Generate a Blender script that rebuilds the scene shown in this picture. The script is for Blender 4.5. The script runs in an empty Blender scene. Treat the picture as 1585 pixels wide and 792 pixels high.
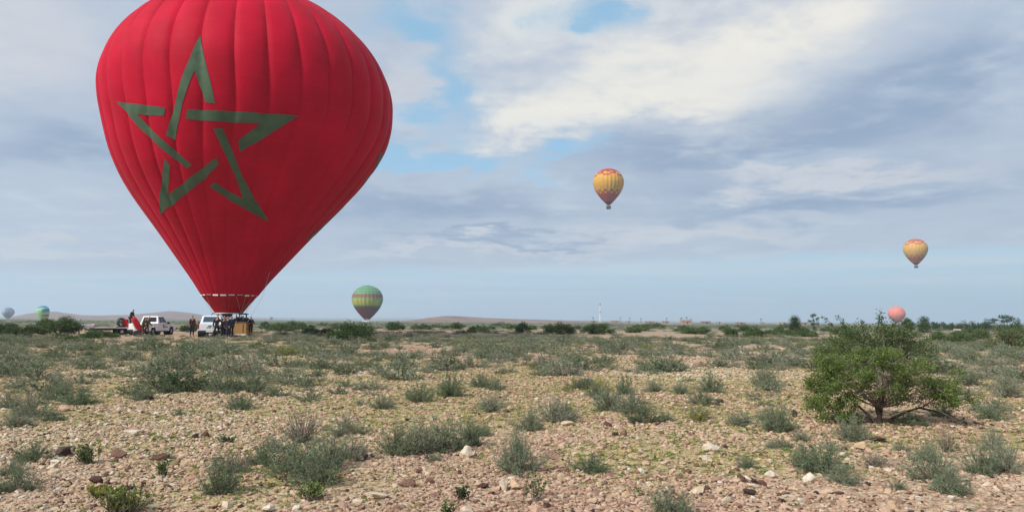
import bpy, bmesh, math, random
import numpy as np
from mathutils import Vector, Matrix, Euler
from mathutils.geometry import tessellate_polygon

scene = bpy.context.scene
COL = scene.collection
R = math.radians
rnd = random.Random(7)
rng = np.random.default_rng(11)

# ------------------------------------------------------------------ camera
W, H, F, CH = 1585.0, 792.0, 1153.0, 1.45
PITCH, ROLL = math.atan((496.8 - 396) / F), math.atan(0.0062)
cd = bpy.data.cameras.new('camera'); cam = bpy.data.objects.new('camera', cd); COL.objects.link(cam)
cd.sensor_width = 36; cd.lens = 36 * F / W; cd.clip_start = 0.1; cd.clip_end = 60000
fwd = Vector((0, math.cos(PITCH), math.sin(PITCH))); up0 = Vector((1, 0, 0)).cross(fwd)
rgt = Vector((1, 0, 0)) * math.cos(ROLL) + up0 * math.sin(ROLL)
upv = up0 * math.cos(ROLL) - Vector((1, 0, 0)) * math.sin(ROLL)
CAM = Vector((0, 0, CH))
m3 = Matrix((rgt, upv, -fwd)).transposed()
cam.matrix_world = Matrix.Translation(CAM) @ m3.to_4x4()
scene.camera = cam


def ray(px, py):
    return fwd + rgt * ((px - W / 2) / F) - upv * ((py - H / 2) / F)


def yh(px):
    return 496.8 + 0.0062 * (px - 792)


def at_dist(px, d):                                   # ground plan position seen at column px, d metres ahead
    r = ray(px, yh(px)); return r.x * d / r.y, d


def at_base(px, py):                                  # ground plan position of a foot seen at px, py
    r = ray(px, py); t = -CH / r.z; return r.x * t, r.y * t


# ------------------------------------------------------------------ light
SUN_AZ, SUN_EL = R(-128), R(42)                       # azimuth clockwise from +Y : behind the camera, to the left
sd = bpy.data.lights.new('sun', 'SUN'); sun = bpy.data.objects.new('sun', sd); COL.objects.link(sun)
sd.energy = 3.6; sd.angle = R(9); sd.color = (1.0, 0.96, 0.90)
sv = Vector((math.sin(SUN_AZ) * math.cos(SUN_EL), math.cos(SUN_AZ) * math.cos(SUN_EL), math.sin(SUN_EL)))
sun.rotation_euler = sv.to_track_quat('Z', 'Y').to_euler()
sun.location = (0, -20, 60)
scene.view_settings.view_transform = 'Standard'; scene.view_settings.look = 'None'
scene.view_settings.exposure = 0.38; scene.view_settings.gamma = 1
scene.cycles.volume_bounces = 1
scene.cycles.max_bounces = 8
scene.cycles.transparent_max_bounces = 8
scene.cycles.use_denoising = True


class NB:
    """small node-graph builder"""
    def __init__(s, nt):
        s.nt = nt; s.N = nt.nodes; s.L = nt.links

    def put(s, sock, v):
        if isinstance(v, bpy.types.NodeSocket): s.L.new(v, sock)
        elif v is not None: sock.default_value = v

    def n(s, t, ins=None, **kw):
        nd = s.N.new(t)
        for k, v in kw.items(): setattr(nd, k, v)
        for k, v in (ins or {}).items(): s.put(nd.inputs[k], v)
        return nd

    def m(s, op, a, b=None, c=None, clamp=False):
        nd = s.N.new('ShaderNodeMath'); nd.operation = op; nd.use_clamp = clamp
        for i, v in enumerate((a, b, c)):
            if v is not None: s.put(nd.inputs[i], v)
        return nd.outputs[0]

    def step(s, v, a, b, lo=0.0, hi=1.0):
        nd = s.n('ShaderNodeMapRange', {0: v, 1: a, 2: b, 3: lo, 4: hi}, interpolation_type='SMOOTHSTEP')
        return nd.outputs[0]

    def mix(s, f, a, b, mode='MIX'):
        nd = s.N.new('ShaderNodeMix'); nd.data_type = 'RGBA'; nd.blend_type = mode
        s.put(nd.inputs[0], f)
        for i, v in ((6, a), (7, b)):
            s.put(nd.inputs[i], (*v, 1) if isinstance(v, tuple) and len(v) == 3 else v)
        return nd.outputs[2]

    def ramp(s, f, stops, interp='LINEAR'):
        nd = s.N.new('ShaderNodeValToRGB'); e = nd.color_ramp.elements; nd.color_ramp.interpolation = interp
        while len(e) < len(stops): e.new(0.5)
        for el, (p, c) in zip(e, stops):
            el.position = p; el.color = (*c, 1) if len(c) == 3 else c
        s.put(nd.inputs[0], f); return nd.outputs[0]

    def noise(s, vec, scale, detail=4, rough=.5, dist=0.0):
        nd = s.n('ShaderNodeTexNoise', {'Scale': scale, 'Detail': detail, 'Roughness': rough, 'Distortion': dist})
        if vec is not None: s.L.new(vec, nd.inputs['Vector'])
        return nd.outputs['Fac']

    def comb(s, x, y, z):
        return s.n('ShaderNodeCombineXYZ', {0: x, 1: y, 2: z}).outputs[0]


# ------------------------------------------------------------------ sky
world = bpy.data.worlds.new('World'); scene.world = world; world.use_nodes = True
wt = world.node_tree; wt.nodes.clear(); w = NB(wt)
SKY_K = 0.10
tc = w.n('ShaderNodeTexCoord'); sp = w.n('ShaderNodeSeparateXYZ', {0: tc.outputs['Generated']})
X, Y, Z = sp.outputs
az = w.m('MULTIPLY', w.m('ARCTAN2', X, Y), 180 / math.pi)
el = w.m('MULTIPLY', w.m('ARCSINE', Z), 180 / math.pi)
zc = w.m('ADD', w.m('MAXIMUM', Z, 0.0), 0.11)
pv = w.comb(w.m('DIVIDE', X, zc), w.m('DIVIDE', Y, zc), 3.7)
pv2 = w.comb(w.m('DIVIDE', X, zc), w.m('DIVIDE', Y, zc), 11.3)
nlow = w.noise(pv, 0.75, 3, .5)
nmid = w.noise(pv, 1.9, 8, .58, .25)
nfin = w.noise(pv2, 3.6, 9, .60, .2)
nwid = w.noise(pv2, 1.0, 6, .52, .3)
warp = w.m('SUBTRACT', nmid, .5); warp2 = w.m('SUBTRACT', nfin, .5); warp3 = w.m('SUBTRACT', nwid, .5)
wsum = w.m('ADD', w.m('MULTIPLY', warp, 1.0), w.m('MULTIPLY', warp2, .5))
azw = w.m('ADD', az, w.m('ADD', w.m('MULTIPLY', warp, 16), w.m('MULTIPLY', warp2, 8)))
elw = w.m('ADD', el, w.m('ADD', w.m('MULTIPLY', warp3, 9), w.m('MULTIPLY', warp2, 5)))


def blob(a0, e0, ra, re, rot=0.0, soft=1.0):
    c, s_ = math.cos(R(rot)), math.sin(R(rot))
    da = w.m('SUBTRACT', azw, a0); de = w.m('SUBTRACT', elw, e0)
    u = w.m('DIVIDE', w.m('ADD', w.m('MULTIPLY', da, c), w.m('MULTIPLY', de, s_)), ra)
    v = w.m('DIVIDE', w.m('SUBTRACT', w.m('MULTIPLY', de, c), w.m('MULTIPLY', da, s_)), re)
    q = w.m('ADD', w.m('MULTIPLY', u, u), w.m('MULTIPLY', v, v))
    return w.m('EXPONENT', w.m('MULTIPLY', q, -soft))


def total(bl):
    o = bl[0]
    for b in bl[1:]: o = w.m('ADD', o, b)
    return o


bright = total([blob(7, 20.5, 11, 5.2), blob(17, 19.5, 9.5, 5.0, 25), blob(25, 23, 7, 3.2, 35), blob(-1, 15.5, 7, 2.6, 8),
                blob(9, 15.5, 9, 2.0), blob(12, 26, 14, 4)])
brightf = w.m('ADD', w.m('MULTIPLY', bright, .62), w.m('MULTIPLY', wsum, 1.15))
bmask = w.step(brightf, -.1, 1.0)
holes = total([blob(-5.5, 17.6, 2.6, 3.4), blob(6.8, 22.8, 2.6, 1.3), blob(-8.5, 22.5, 3.2, 1.5), blob(-5.5, 12.8, 4.6, .9),
               blob(4.2, 12.3, 3.0, .8), blob(-12.0, 15.5, 2.4, 1.1), blob(-9, 13.0, 4, .8)])
hmask = w.step(w.m('ADD', holes, w.m('MULTIPLY', wsum, 1.1)), -.05, .95)
dark = total([blob(25, 14.2, 13, 2.6, 14), blob(-5, 9.4, 12, 1.5), blob(-20, 14, 8, 2.2), blob(13, 11.5, 9, 1.0), blob(30, 17.0, 6, 2.5, 20),
              blob(-31, 10.8, 8, 1.6), blob(22, 8.3, 11, .8), blob(0, 6.3, 10, .5)])
dmask = w.step(w.m('ADD', w.m('ADD', dark, w.m('MULTIPLY', w.m('SUBTRACT', nlow, .5), 1.1)), w.m('MULTIPLY', wsum, .8)), -.15, 1.2)
pale = total([blob(-34, 18, 5, 4), blob(-9, 18.0, 4.0, 5), blob(-2, 5.4, 12, .5), blob(14, 6.6, 10, .8), blob(-32, 4.5, 7, .8), blob(24, 10.2, 10, .7)])
pmask = w.step(w.m('ADD', pale, w.m('MULTIPLY', wsum, .9)), .1, 1.0)
# the clear strip under the deck, higher to the right of the view and everywhere near the skyline
edge = w.m('ADD', w.m('MULTIPLY', w.m('SINE', w.m('MULTIPLY', w.m('SUBTRACT', az, -18), R(1.6))), 1.5), 3.3)
deck = w.step(w.m('SUBTRACT', w.m('ADD', el, w.m('MULTIPLY', wsum, .9)), edge), -.25, .7)
clear_hi = w.step(w.m('ADD', nwid, w.m('MULTIPLY', warp2, .25)), .60, .72)      # thin places elsewhere in the deck
sky = w.n('ShaderNodeTexSky', sky_type='NISHITA'); sky.sun_disc = False
sky.sun_elevation = SUN_EL; sky.sun_rotation = SUN_AZ % (2 * math.pi); sky.altitude = 400; sky.dust_density = 2.0
K = .90 / SKY_K
sc = lambda c: tuple(v * K for v in c)
blue = w.mix(.62, sky.outputs[0], sc((.27, .55, .78)))
low = w.ramp(w.m('DIVIDE', el, 12.0, clamp=True), [(0, (.36, .49, .64)), (.12, (.36, .52, .66)), (.35, (.40, .57, .70)), (.7, (.33, .55, .73)), (1, (.27, .52, .76))])
streak = w.noise(w.comb(w.m('MULTIPLY', az, .045), w.m('MULTIPLY', el, 1.1), 2.0), 1.0, 6, .6, .4)
low = w.mix(w.m('MULTIPLY', w.step(streak, .46, .68), .6), low, (.54, .60, .66))
low = w.mix(1.0, low, sc((1.03, 1.02, 1.0)), 'MULTIPLY')
clear = w.mix(w.step(el, 6, 14), low, blue)
body = w.mix(dmask, sc((.415, .482, .585)), sc((.24, .325, .465)))
body = w.mix(pmask, body, sc((.53, .55, .60)))
lit = w.mix(w.step(w.m('ADD', brightf, w.m('ADD', w.m('MULTIPLY', warp2, 1.5), w.m('MULTIPLY', warp, .9))), .15, 1.45), sc((.52, .56, .62)), sc((.80, .765, .685)))
body = w.mix(bmask, body, lit)
elsewhere = w.step(w.m('ABSOLUTE', az), 36, 50)
cover = w.m('MULTIPLY', deck, w.m('SUBTRACT', 1.0, w.m('MULTIPLY', hmask, .92)))
cover = w.m('MULTIPLY', cover, w.m('SUBTRACT', 1.0, w.m('MULTIPLY', w.m('MULTIPLY', clear_hi, elsewhere), .6)))
fine = w.noise(pv, 9.0, 8, .62, .15)                     # wisps in the cloud tops
tex = w.m('ADD', w.m('ADD', w.m('MULTIPLY', warp2, .55), w.m('MULTIPLY', w.m('SUBTRACT', fine, .5), .35)), w.m('MULTIPLY', warp, .45))
body = w.mix(w.m('MULTIPLY', w.step(tex, -.02, .28), .42), body, sc((.66, .66, .655)))
body = w.mix(w.m('MULTIPLY', w.step(tex, .02, -.28), .45), body, sc((.29, .365, .49)))
skycol = w.mix(cover, clear, body)
bg = w.n('ShaderNodeBackground', {'Color': skycol, 'Strength': SKY_K})
wo = w.n('ShaderNodeOutputWorld', {'Surface': bg.outputs[0]})


# ------------------------------------------------------------------ helpers
def tag(o, label=None, cat=None, group=None, kind=None):
    for k, v in (('label', label), ('category', cat), ('group', group), ('kind', kind)):
        if v: o[k] = v
    return o


def empty(name, loc, rz=0.0, label=None, cat=None, group=None):
    o = bpy.data.objects.new(name, None); COL.objects.link(o); o.empty_display_size = .3
    o.location = loc; o.rotation_euler = (0, 0, rz)
    return tag(o, label, cat, group)


class MB:
    """collects vertices and faces for ONE mesh object"""
    def __init__(s): s.v = []; s.f = []; s.mi = []; s.n = 0

    def add(s, v, f, mi=0):
        v = [tuple(p) for p in v]
        s.v += v; s.f += [tuple(i + s.n for i in q) for q in f]; s.mi += [mi] * len(f); s.n += len(v); return s

    def arr(s, V, Fa, mi=0):                           # numpy arrays
        s.v += V.tolist(); s.f += (Fa + s.n).tolist(); s.mi += [mi] * len(Fa); s.n += len(V); return s

    def box(s, c, d, mi=0, rot=None, taper=(1, 1)):
        hx, hy, hz = d[0] / 2, d[1] / 2, d[2] / 2
        P = []
        for z in (-1, 1):
            k = taper if z > 0 else (1, 1)
            P += [Vector((x * hx * k[0], y * hy * k[1], z * hz)) for x, y in ((-1, -1), (1, -1), (1, 1), (-1, 1))]
        if rot: P = [rot @ p for p in P]
        c = Vector(c)
        return s.add([p + c for p in P], [(3, 2, 1, 0), (4, 5, 6, 7), (0, 1, 5, 4), (1, 2, 6, 5), (2, 3, 7, 6), (3, 0, 4, 7)], mi)

    def tube(s, pts, rad, sides=6, mi=0, cap=True):
        pts = [Vector(p) for p in pts]; n = len(pts)
        if not hasattr(rad, '__len__'): rad = [rad] * n
        V = []; ref = None
        for i, p in enumerate(pts):
            t = (pts[min(i + 1, n - 1)] - pts[max(i - 1, 0)])
            t = t.normalized() if t.length > 1e-9 else Vector((0, 0, 1))
            if ref is None: ref = t.orthogonal().normalized()
            a = (ref - t * ref.dot(t)).normalized(); b = t.cross(a); ref = a
            V += [p + (a * math.cos(2 * math.pi * k / sides) + b * math.sin(2 * math.pi * k / sides)) * rad[i] for k in range(sides)]
        Fa = []
        for i in range(n - 1):
            for k in range(sides):
                k2 = (k + 1) % sides
                Fa.append((i * sides + k, i * sides + k2, (i + 1) * sides + k2, (i + 1) * sides + k))
        if cap: Fa += [tuple(range(sides - 1, -1, -1)), tuple((n - 1) * sides + k for k in range(sides))]
        return s.add(V, Fa, mi)

    def lathe(s, prof, sides=24, mi=0, axis='z', c=(0, 0, 0), cap=False):
        V = []; Fa = []; c = Vector(c)
        for r_, h_ in prof:
            for k in range(sides):
                a = 2 * math.pi * k / sides
                p = Vector((r_ * math.cos(a), r_ * math.sin(a), h_)) if axis == 'z' else Vector((r_ * math.cos(a), h_, r_ * math.sin(a)))
                V.append(p + c)
        for i in range(len(prof) - 1):
            for k in range(sides):
                k2 = (k + 1) % sides
                Fa.append((i * sides + k, i * sides + k2, (i + 1) * sides + k2, (i + 1) * sides + k))
        if cap: Fa += [tuple(range(sides - 1, -1, -1)), tuple((len(prof) - 1) * sides + k for k in range(sides))]
        return s.add(V, Fa, mi)

    def mesh(s, name, mats, smooth=False):
        me = bpy.data.meshes.new(name); me.from_pydata(s.v, [], s.f)
        for m_ in (mats if isinstance(mats, (list, tuple)) else [mats]): me.materials.append(m_)
        if any(s.mi): me.polygons.foreach_set('material_index', s.mi)
        if smooth: me.polygons.foreach_set('use_smooth', [True] * len(s.f))
        me.update(); return me

    def build(s, name, mats, parent=None, smooth=False, bevel=0.0):
        o = bpy.data.objects.new(name, s.mesh(name, mats, smooth)); COL.objects.link(o)
        if parent: o.parent = parent
        if bevel:
            b = o.modifiers.new('bevel', 'BEVEL'); b.width = bevel; b.segments = 2; b.limit_method = 'ANGLE'; b.angle_limit = R(35)
        return o


def link_mesh(name, me, parent=None, loc=(0, 0, 0), rot=(0, 0, 0), scl=(1, 1, 1)):
    o = bpy.data.objects.new(name, me); COL.objects.link(o)
    o.location = loc; o.rotation_euler = rot; o.scale = scl
    if parent: o.parent = parent
    return o


def vn(x, y, seed=0):                                  # smooth value noise, 0..1
    x = np.asarray(x, float); y = np.asarray(y, float)
    xi, yi = np.floor(x), np.floor(y); fx, fy = x - xi, y - yi
    fx = fx * fx * (3 - 2 * fx); fy = fy * fy * (3 - 2 * fy)

    def hsh(a, b):
        q = np.sin(a * 127.1 + b * 311.7 + seed * 74.7) * 43758.5453
        return q - np.floor(q)
    return (hsh(xi, yi) * (1 - fx) + hsh(xi + 1, yi) * fx) * (1 - fy) + (hsh(xi, yi + 1) * (1 - fx) + hsh(xi + 1, yi + 1) * fx) * fy


def fbm(x, y, seed=0, o=4):
    t = 0; a = .5; tot = 0
    for i in range(o):
        t = t + a * vn(x * 2 ** i, y * 2 ** i, seed + i); tot += a; a *= .5
    return t / tot


def gz(x, y):                                          # ground height
    x = np.asarray(x, float); y = np.asarray(y, float); d = np.hypot(x, y)
    z = (fbm(x / 7, y / 7, 3, 3) - .5) * .16 + (fbm(x / 1.3, y / 1.3, 5, 3) - .5) * .09
    k = np.clip((d - 90) / 200, 0, 1)
    z = z + k * (fbm(x / 60, y / 60, 9, 3) - .5) * .9
    return z * np.clip(1.15 - 1.0 * np.exp(-((d - 64) / 12.0) ** 2), 0, 1)


def gzf(x, y): return float(gz(x, y))


# ------------------------------------------------------------------ materials
def material(name, color=None, rough=.7, spec=.3, metal=0.0, vary=0.0, vscale=3.0, bump=0.0, bscale=20.0, build=None, translucent=0.0):
    m_ = bpy.data.materials.new(name); m_.use_nodes = True
    b = NB(m_.node_tree); bs = m_.node_tree.nodes['Principled BSDF']; out = m_.node_tree.nodes['Material Output']
    bs.inputs['Roughness'].default_value = rough; bs.inputs['Metallic'].default_value = metal
    bs.inputs['Specular IOR Level'].default_value = spec
    col = None
    if build: col = build(b, bs)
    if col is None and color is not None:
        if vary:
            t = b.n('ShaderNodeTexCoord').outputs['Object']
            f = b.noise(t, vscale, 5, .6)
            col = b.mix(b.step(f, .3, .7), tuple(c * (1 - vary) for c in color), tuple(min(1, c * (1 + vary)) for c in color))
        else: col = (*color, 1)
    if col is not None: b.put(bs.inputs['Base Color'], col)
    if bump:
        t = b.n('ShaderNodeTexCoord').outputs['Object']
        bp = b.n('ShaderNodeBump', {'Strength': bump, 'Distance': .02, 'Height': b.noise(t, bscale, 5, .6)})
        b.L.new(bp.outputs[0], bs.inputs['Normal'])
    if translucent:
        tr = b.n('ShaderNodeBsdfTranslucent'); b.put(tr.inputs[0], col)
        mx = b.n('ShaderNodeMixShader', {0: translucent, 1: bs.outputs[0], 2: tr.outputs[0]})
        b.L.new(mx.outputs[0], out.inputs[0])
    return m_


def tone_attr(b): return b.n('ShaderNodeAttribute', attribute_type='INSTANCER', attribute_name='tone').outputs['Fac']


def rock_nodes(b, bs):
    t = tone_attr(b); tx = b.n('ShaderNodeTexCoord').outputs['Object']
    base = b.ramp(t, [(0, (.045, .036, .036)), (.1, (.13, .062, .045)), (.2, (.22, .13, .095)), (.32, (.45, .28, .205)), (.5, (.53, .37, .27)),
                      (.65, (.54, .39, .25)), (.8, (.58, .47, .35)), (1, (.66, .59, .49))])
    f = b.noise(tx, 2.6, 6, .65)
    c = b.mix(1.0, base, b.ramp(f, [(.25, (.72, .70, .68)), (.75, (1.18, 1.17, 1.15))]), 'MULTIPLY')
    sp_ = b.step(b.noise(tx, 13, 4, .7), .52, .7)
    c = b.mix(b.m('MULTIPLY', sp_, .25), c, (.40, .30, .22))
    bp = b.n('ShaderNodeBump', {'Strength': .5, 'Distance': .03, 'Height': b.noise(tx, 7, 6, .65)})
    b.L.new(bp.outputs[0], bs.inputs['Normal'])
    return c


def foliage_nodes(stops, amp=.35):
    def fn(b, bs):
        t = tone_attr(b)
        g = b.n('ShaderNodeNewGeometry').outputs['Random Per Island']
        c = b.ramp(t, stops)
        return b.mix(1.0, c, b.ramp(g, [(0, (1 - amp,) * 3), (1, (1 + amp,) * 3)]), 'MULTIPLY')
    return fn


M = {}
M['rock'] = material('stone', rough=.9, spec=.15, build=rock_nodes)
M['shrub'] = material('grey green foliage', rough=.75, spec=.15, translucent=.22,
                      build=foliage_nodes([(0, (.085, .13, .06)), (.3, (.165, .225, .12)), (.55, (.25, .285, .185)), (.75, (.36, .345, .26)), (.9, (.24, .26, .07)), (1, (.42, .38, .08))]))
M['twig'] = material('grey twig bark', (.19, .15, .125), .9, .1, vary=.4, vscale=8)
M['bush'] = material('dark green foliage', rough=.65, spec=.2, translucent=.25,
                     build=foliage_nodes([(0, (.042, .072, .026)), (.4, (.07, .118, .034)), (.7, (.105, .14, .05)), (1, (.16, .165, .085))], .45))
M['leaf'] = material('bright green leaves', rough=.5, spec=.3, translucent=.3,
                     build=foliage_nodes([(0, (.055, .10, .028)), (.5, (.115, .175, .045)), (1, (.32, .31, .06))], .5))
M['bark'] = material('grey brown bark', (.085, .062, .052), .9, .1, vary=.45, vscale=9, bump=.5, bscale=30)
M['red_fabric'] = None
M['white_paint'] = material('white car paint', (.82, .83, .84), .25, .5, vary=.03, vscale=2)
M['glass'] = material('dark window glass', (.012, .016, .02), .06, .6)
M['glass_blue'] = material('reflecting window glass', (.05, .09, .11), .08, .6)
M['rubber'] = material('black rubber', (.018, .018, .018), .85, .2, vary=.3)
M['black_plastic'] = material('black plastic', (.025, .025, .028), .5, .3, vary=.2)
M['steel'] = material('grey steel', (.35, .36, .37), .4, .5, metal=.7, vary=.15)
M['dark_metal'] = material('dark metal', (.05, .05, .055), .5, .4, metal=.5, vary=.2)
M['lamp_red'] = material('red lamp glass', (.33, .012, .012), .2, .5)
M['lamp_clear'] = material('clear lamp glass', (.7, .7, .72), .15, .6)
M['plate'] = material('white number plate', (.75, .75, .72), .4, .3)
M['decal'] = material('dark blue lettering film', (.03, .06, .12), .4, .3)
M['white'] = material('white painted metal', (.78, .78, .76), .5, .3, vary=.06)
M['red_cloth'] = material('red cloth', (.50, .012, .025), .75, .2, vary=.25, vscale=4)
M['leather'] = material('brown padded leather', (.10, .045, .028), .6, .3, vary=.25)
M['skin'] = material('skin', (.30, .165, .11), .6, .3, vary=.1)
M['hair'] = material('black hair', (.015, .012, .01), .7, .2)
M['pink_wall'] = material('pink earth wall', (.33, .21, .16), .9, .1, vary=.15, vscale=.4)
M['pale_wall'] = material('pale plaster wall', (.42, .37, .32), .9, .1, vary=.12, vscale=.4)
M['hole'] = material('dark window opening', (.03, .025, .022), .9, .1)
M['rope'] = material('pale rope', (.55, .50, .42), .9, .1)


def wicker(b, bs):
    t = b.n('ShaderNodeTexCoord').outputs['Object']
    wv = b.n('ShaderNodeTexWave', {'Vector': t, 'Scale': 9.0, 'Distortion': 1.5, 'Detail': 3.0}, bands_direction='Z').outputs['Fac']
    bp = b.n('ShaderNodeBump', {'Strength': .8, 'Distance': .03, 'Height': wv}); b.L.new(bp.outputs[0], bs.inputs['Normal'])
    return b.mix(wv, (.38, .20, .065), (.60, .36, .135))


M['wicker'] = material('tan wicker', rough=.8, spec=.2, build=wicker)


def red_nylon(b, bs):
    t = b.n('ShaderNodeTexCoord').outputs['Object']
    sx = b.n('ShaderNodeSeparateXYZ', {0: t})
    f = b.noise(t, .35, 5, .55); g = b.noise(t, 2.2, 5, .6)
    c = b.mix(b.step(f, .3, .72), (.44, .0005, .018), (.56, .001, .028))
    seam = b.m('ABSOLUTE', b.m('SUBTRACT', b.m('FRACT', b.m('DIVIDE', sx.outputs[2], 1.45)), .5))     # sewn cross seams
    c = b.mix(b.m('MULTIPLY', b.step(seam, .012, .004), .14), c, (.70, .10, .14))
    bp = b.n('ShaderNodeBump', {'Strength': .25, 'Distance': .12, 'Height': b.m('ADD', g, b.m('MULTIPLY', f, .6))}); b.L.new(bp.outputs[0], bs.inputs['Normal'])
    bs.inputs['Sheen Weight'].default_value = .04; bs.inputs['Sheen Roughness'].default_value = .5
    bs.inputs['Sheen Tint'].default_value = (1, .55, .65, 1)
    return c


M['red_nylon'] = material('red balloon nylon', rough=.65, spec=.10, build=red_nylon, translucent=.12)
M['star_green'] = material('green balloon nylon', (.075, .125, .075), .65, .2, vary=.18, vscale=.8, translucent=.08)
M['skirt'] = material('dark red skirt fabric', (.44, .003, .010), .6, .25, vary=.15, vscale=1.2, translucent=.3)
M['flap'] = material('pale vent flaps', (.78, .72, .72), .7, .2)


def nylon(name, c): return material(name, c, .6, .25, vary=.1, vscale=.5, translucent=.12)


N_yel, N_red, N_dark = nylon('yellow nylon', (.66, .34, .035)), nylon('scarlet nylon', (.44, .05, .035)), nylon('maroon nylon', (.16, .02, .025))
N_yel2 = nylon('pale orange nylon', (.66, .37, .09)); N_cor = nylon('coral nylon', (.48, .11, .07))
N_lg, N_dg, N_br, N_ol = nylon('light green nylon', (.17, .32, .18)), nylon('dark green nylon', (.055, .22, .085)), nylon('brown red nylon', (.25, .11, .06)), nylon('olive yellow nylon', (.42, .40, .045))
N_pk, N_gb, N_gb2 = nylon('pink nylon', (.72, .22, .17)), nylon('grey blue nylon', (.20, .22, .34)), nylon('pale grey nylon', (.38, .36, .40))
N_lime, N_sky, N_white = nylon('lime nylon', (.36, .62, .30)), nylon('sky blue nylon', (.07, .27, .42)), nylon('white nylon', (.75, .78, .74))


# ------------------------------------------------------------------ ground
def ground_nodes(b, bs):
    geo = b.n('ShaderNodeNewGeometry'); P = geo.outputs['Position']
    veg = b.n('ShaderNodeAttribute', attribute_name='veg').outputs['Fac']
    far = b.n('ShaderNodeAttribute', attribute_name='far').outputs['Fac']
    v1 = b.n('ShaderNodeTexVoronoi', {'Vector': P, 'Scale': 22.0}); v2 = b.n('ShaderNodeTexVoronoi', {'Vector': P, 'Scale': 9.0})
    s1 = b.n('ShaderNodeSeparateColor', {0: v1.outputs['Color']}).outputs[0]
    s2 = b.n('ShaderNodeSeparateColor', {0: v2.outputs['Color']}).outputs[1]
    st = [(0, (.13, .08, .055)), (.18, (.27, .17, .115)), (.4, (.47, .335, .235)), (.6, (.54, .405, .265)), (.85, (.60, .49, .36)), (1, (.66, .57, .45))]
    c1 = b.ramp(s1, st); c2 = b.ramp(s2, st)
    big = b.step(b.n('ShaderNodeSeparateColor', {0: v2.outputs['Color']}).outputs[0], .62, .68)
    c = b.mix(big, c1, c2)
    soil_shade = b.mix(b.noise(P, .6, 5, .6), (.28, .185, .12), (.37, .26, .16))  # brown earth, darkened so the shade between stones is put into its colour
    c = b.mix(b.m('MULTIPLY', b.step(v1.outputs['Distance'], .25, .6), .5), c, soil_shade)
    c = b.mix(.25, c, soil_shade)
    n1 = b.noise(P, 14, 5, .7)
    gcol = b.mix(n1, (.22, .225, .055), (.48, .41, .13))
    c = b.mix(b.m('MULTIPLY', veg, b.step(n1, .35, .6)), c, gcol)
    # the far plain, too distant to tell plants from earth
    n2 = b.noise(b.comb(b.m('MULTIPLY', b.n('ShaderNodeSeparateXYZ', {0: P}).outputs[0], .012), b.m('MULTIPLY', b.n('ShaderNodeSeparateXYZ', {0: P}).outputs[1], .005), 0.0), 1.0, 7, .65)
    fcol = b.ramp(n2, [(.38, (.09, .11, .07)), (.54, (.16, .165, .11)), (.61, (.32, .26, .19)), (.75, (.44, .35, .27))])
    c = b.mix(far, c, fcol)
    h = b.m('ADD', b.m('MULTIPLY', b.m('SUBTRACT', 1.0, v1.outputs['Distance']), .5), b.m('MULTIPLY', b.m('SUBTRACT', 1.0, v2.outputs['Distance']), b.m('MULTIPLY', big, .9)))
    h = b.m('ADD', h, b.m('MULTIPLY', b.noise(P, 45, 4, .6), .4))
    bp = b.n('ShaderNodeBump', {'Strength': .9, 'Distance': .035, 'Height': h}); b.L.new(bp.outputs[0], bs.inputs['Normal'])
    return c


M['ground'] = material('stony desert ground', rough=.95, spec=.1, build=ground_nodes)


def vegmask(x, y):
    d = np.hypot(x, y)
    v = fbm(x / 3.2, y / 3.2, 21, 4) + (fbm(x / 11, y / 11, 31, 2) - .5) * .7
    for px, py, rx, ry, k in ((880, 600, 9, 9, .30), (110, 556, 12, 10, .34), (520, 622, 3, 2.5, .34), (940, 730, 1.6, 1.6, .22), (700, 598, 5, 6, .2), (420, 770, 1.6, 1.4, .18), (600, 575, 9, 8, .2), (1060, 580, 7, 9, .16)):
        x0, y0 = at_base(px, py); v = v + k * np.exp(-((x - x0) / rx) ** 2 - ((y - y0) / ry) ** 2)
    return np.clip((v - .525) / .20, 0, 1)


rad = np.concatenate([[0.0], np.geomspace(1.0, 60, 210), np.geomspace(62, 9000, 130)])
ang = np.concatenate([np.arange(-48, 48, .4), np.arange(48, 312, 4.0)]) * math.pi / 180
A_, R_ = np.meshgrid(ang, rad)
GX, GY = R_ * np.sin(A_), R_ * np.cos(A_)
GZ = gz(GX, GY)
V = np.stack([GX, GY, GZ], -1).reshape(-1, 3)
nr, na = R_.shape
i0 = (np.arange(nr - 1)[:, None] * na + np.arange(na)[None, :]).ravel()
i1 = (np.arange(nr - 1)[:, None] * na + (np.arange(na)[None, :] + 1) % na).ravel()
Q = np.stack([i0, i0 + na, i1 + na, i1], -1)
me = bpy.data.meshes.new('ground'); me.from_pydata(V.tolist(), [], Q[:, ::-1].tolist())
for nm, val in (('veg', vegmask(GX, GY) * np.clip(1.1 - R_ / 70, 0, .75)), ('far', np.clip((R_ - 75) / 150, 0, 1))):
    a_ = me.attributes.new(nm, 'FLOAT', 'POINT'); a_.data.foreach_set('value', np.ascontiguousarray(val.ravel(), dtype=np.float32))
me.polygons.foreach_set('use_smooth', [True] * len(Q)); me.materials.append(M['ground']); me.update()
g_o = bpy.data.objects.new('ground', me); COL.objects.link(g_o); tag(g_o, kind='structure')


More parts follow.
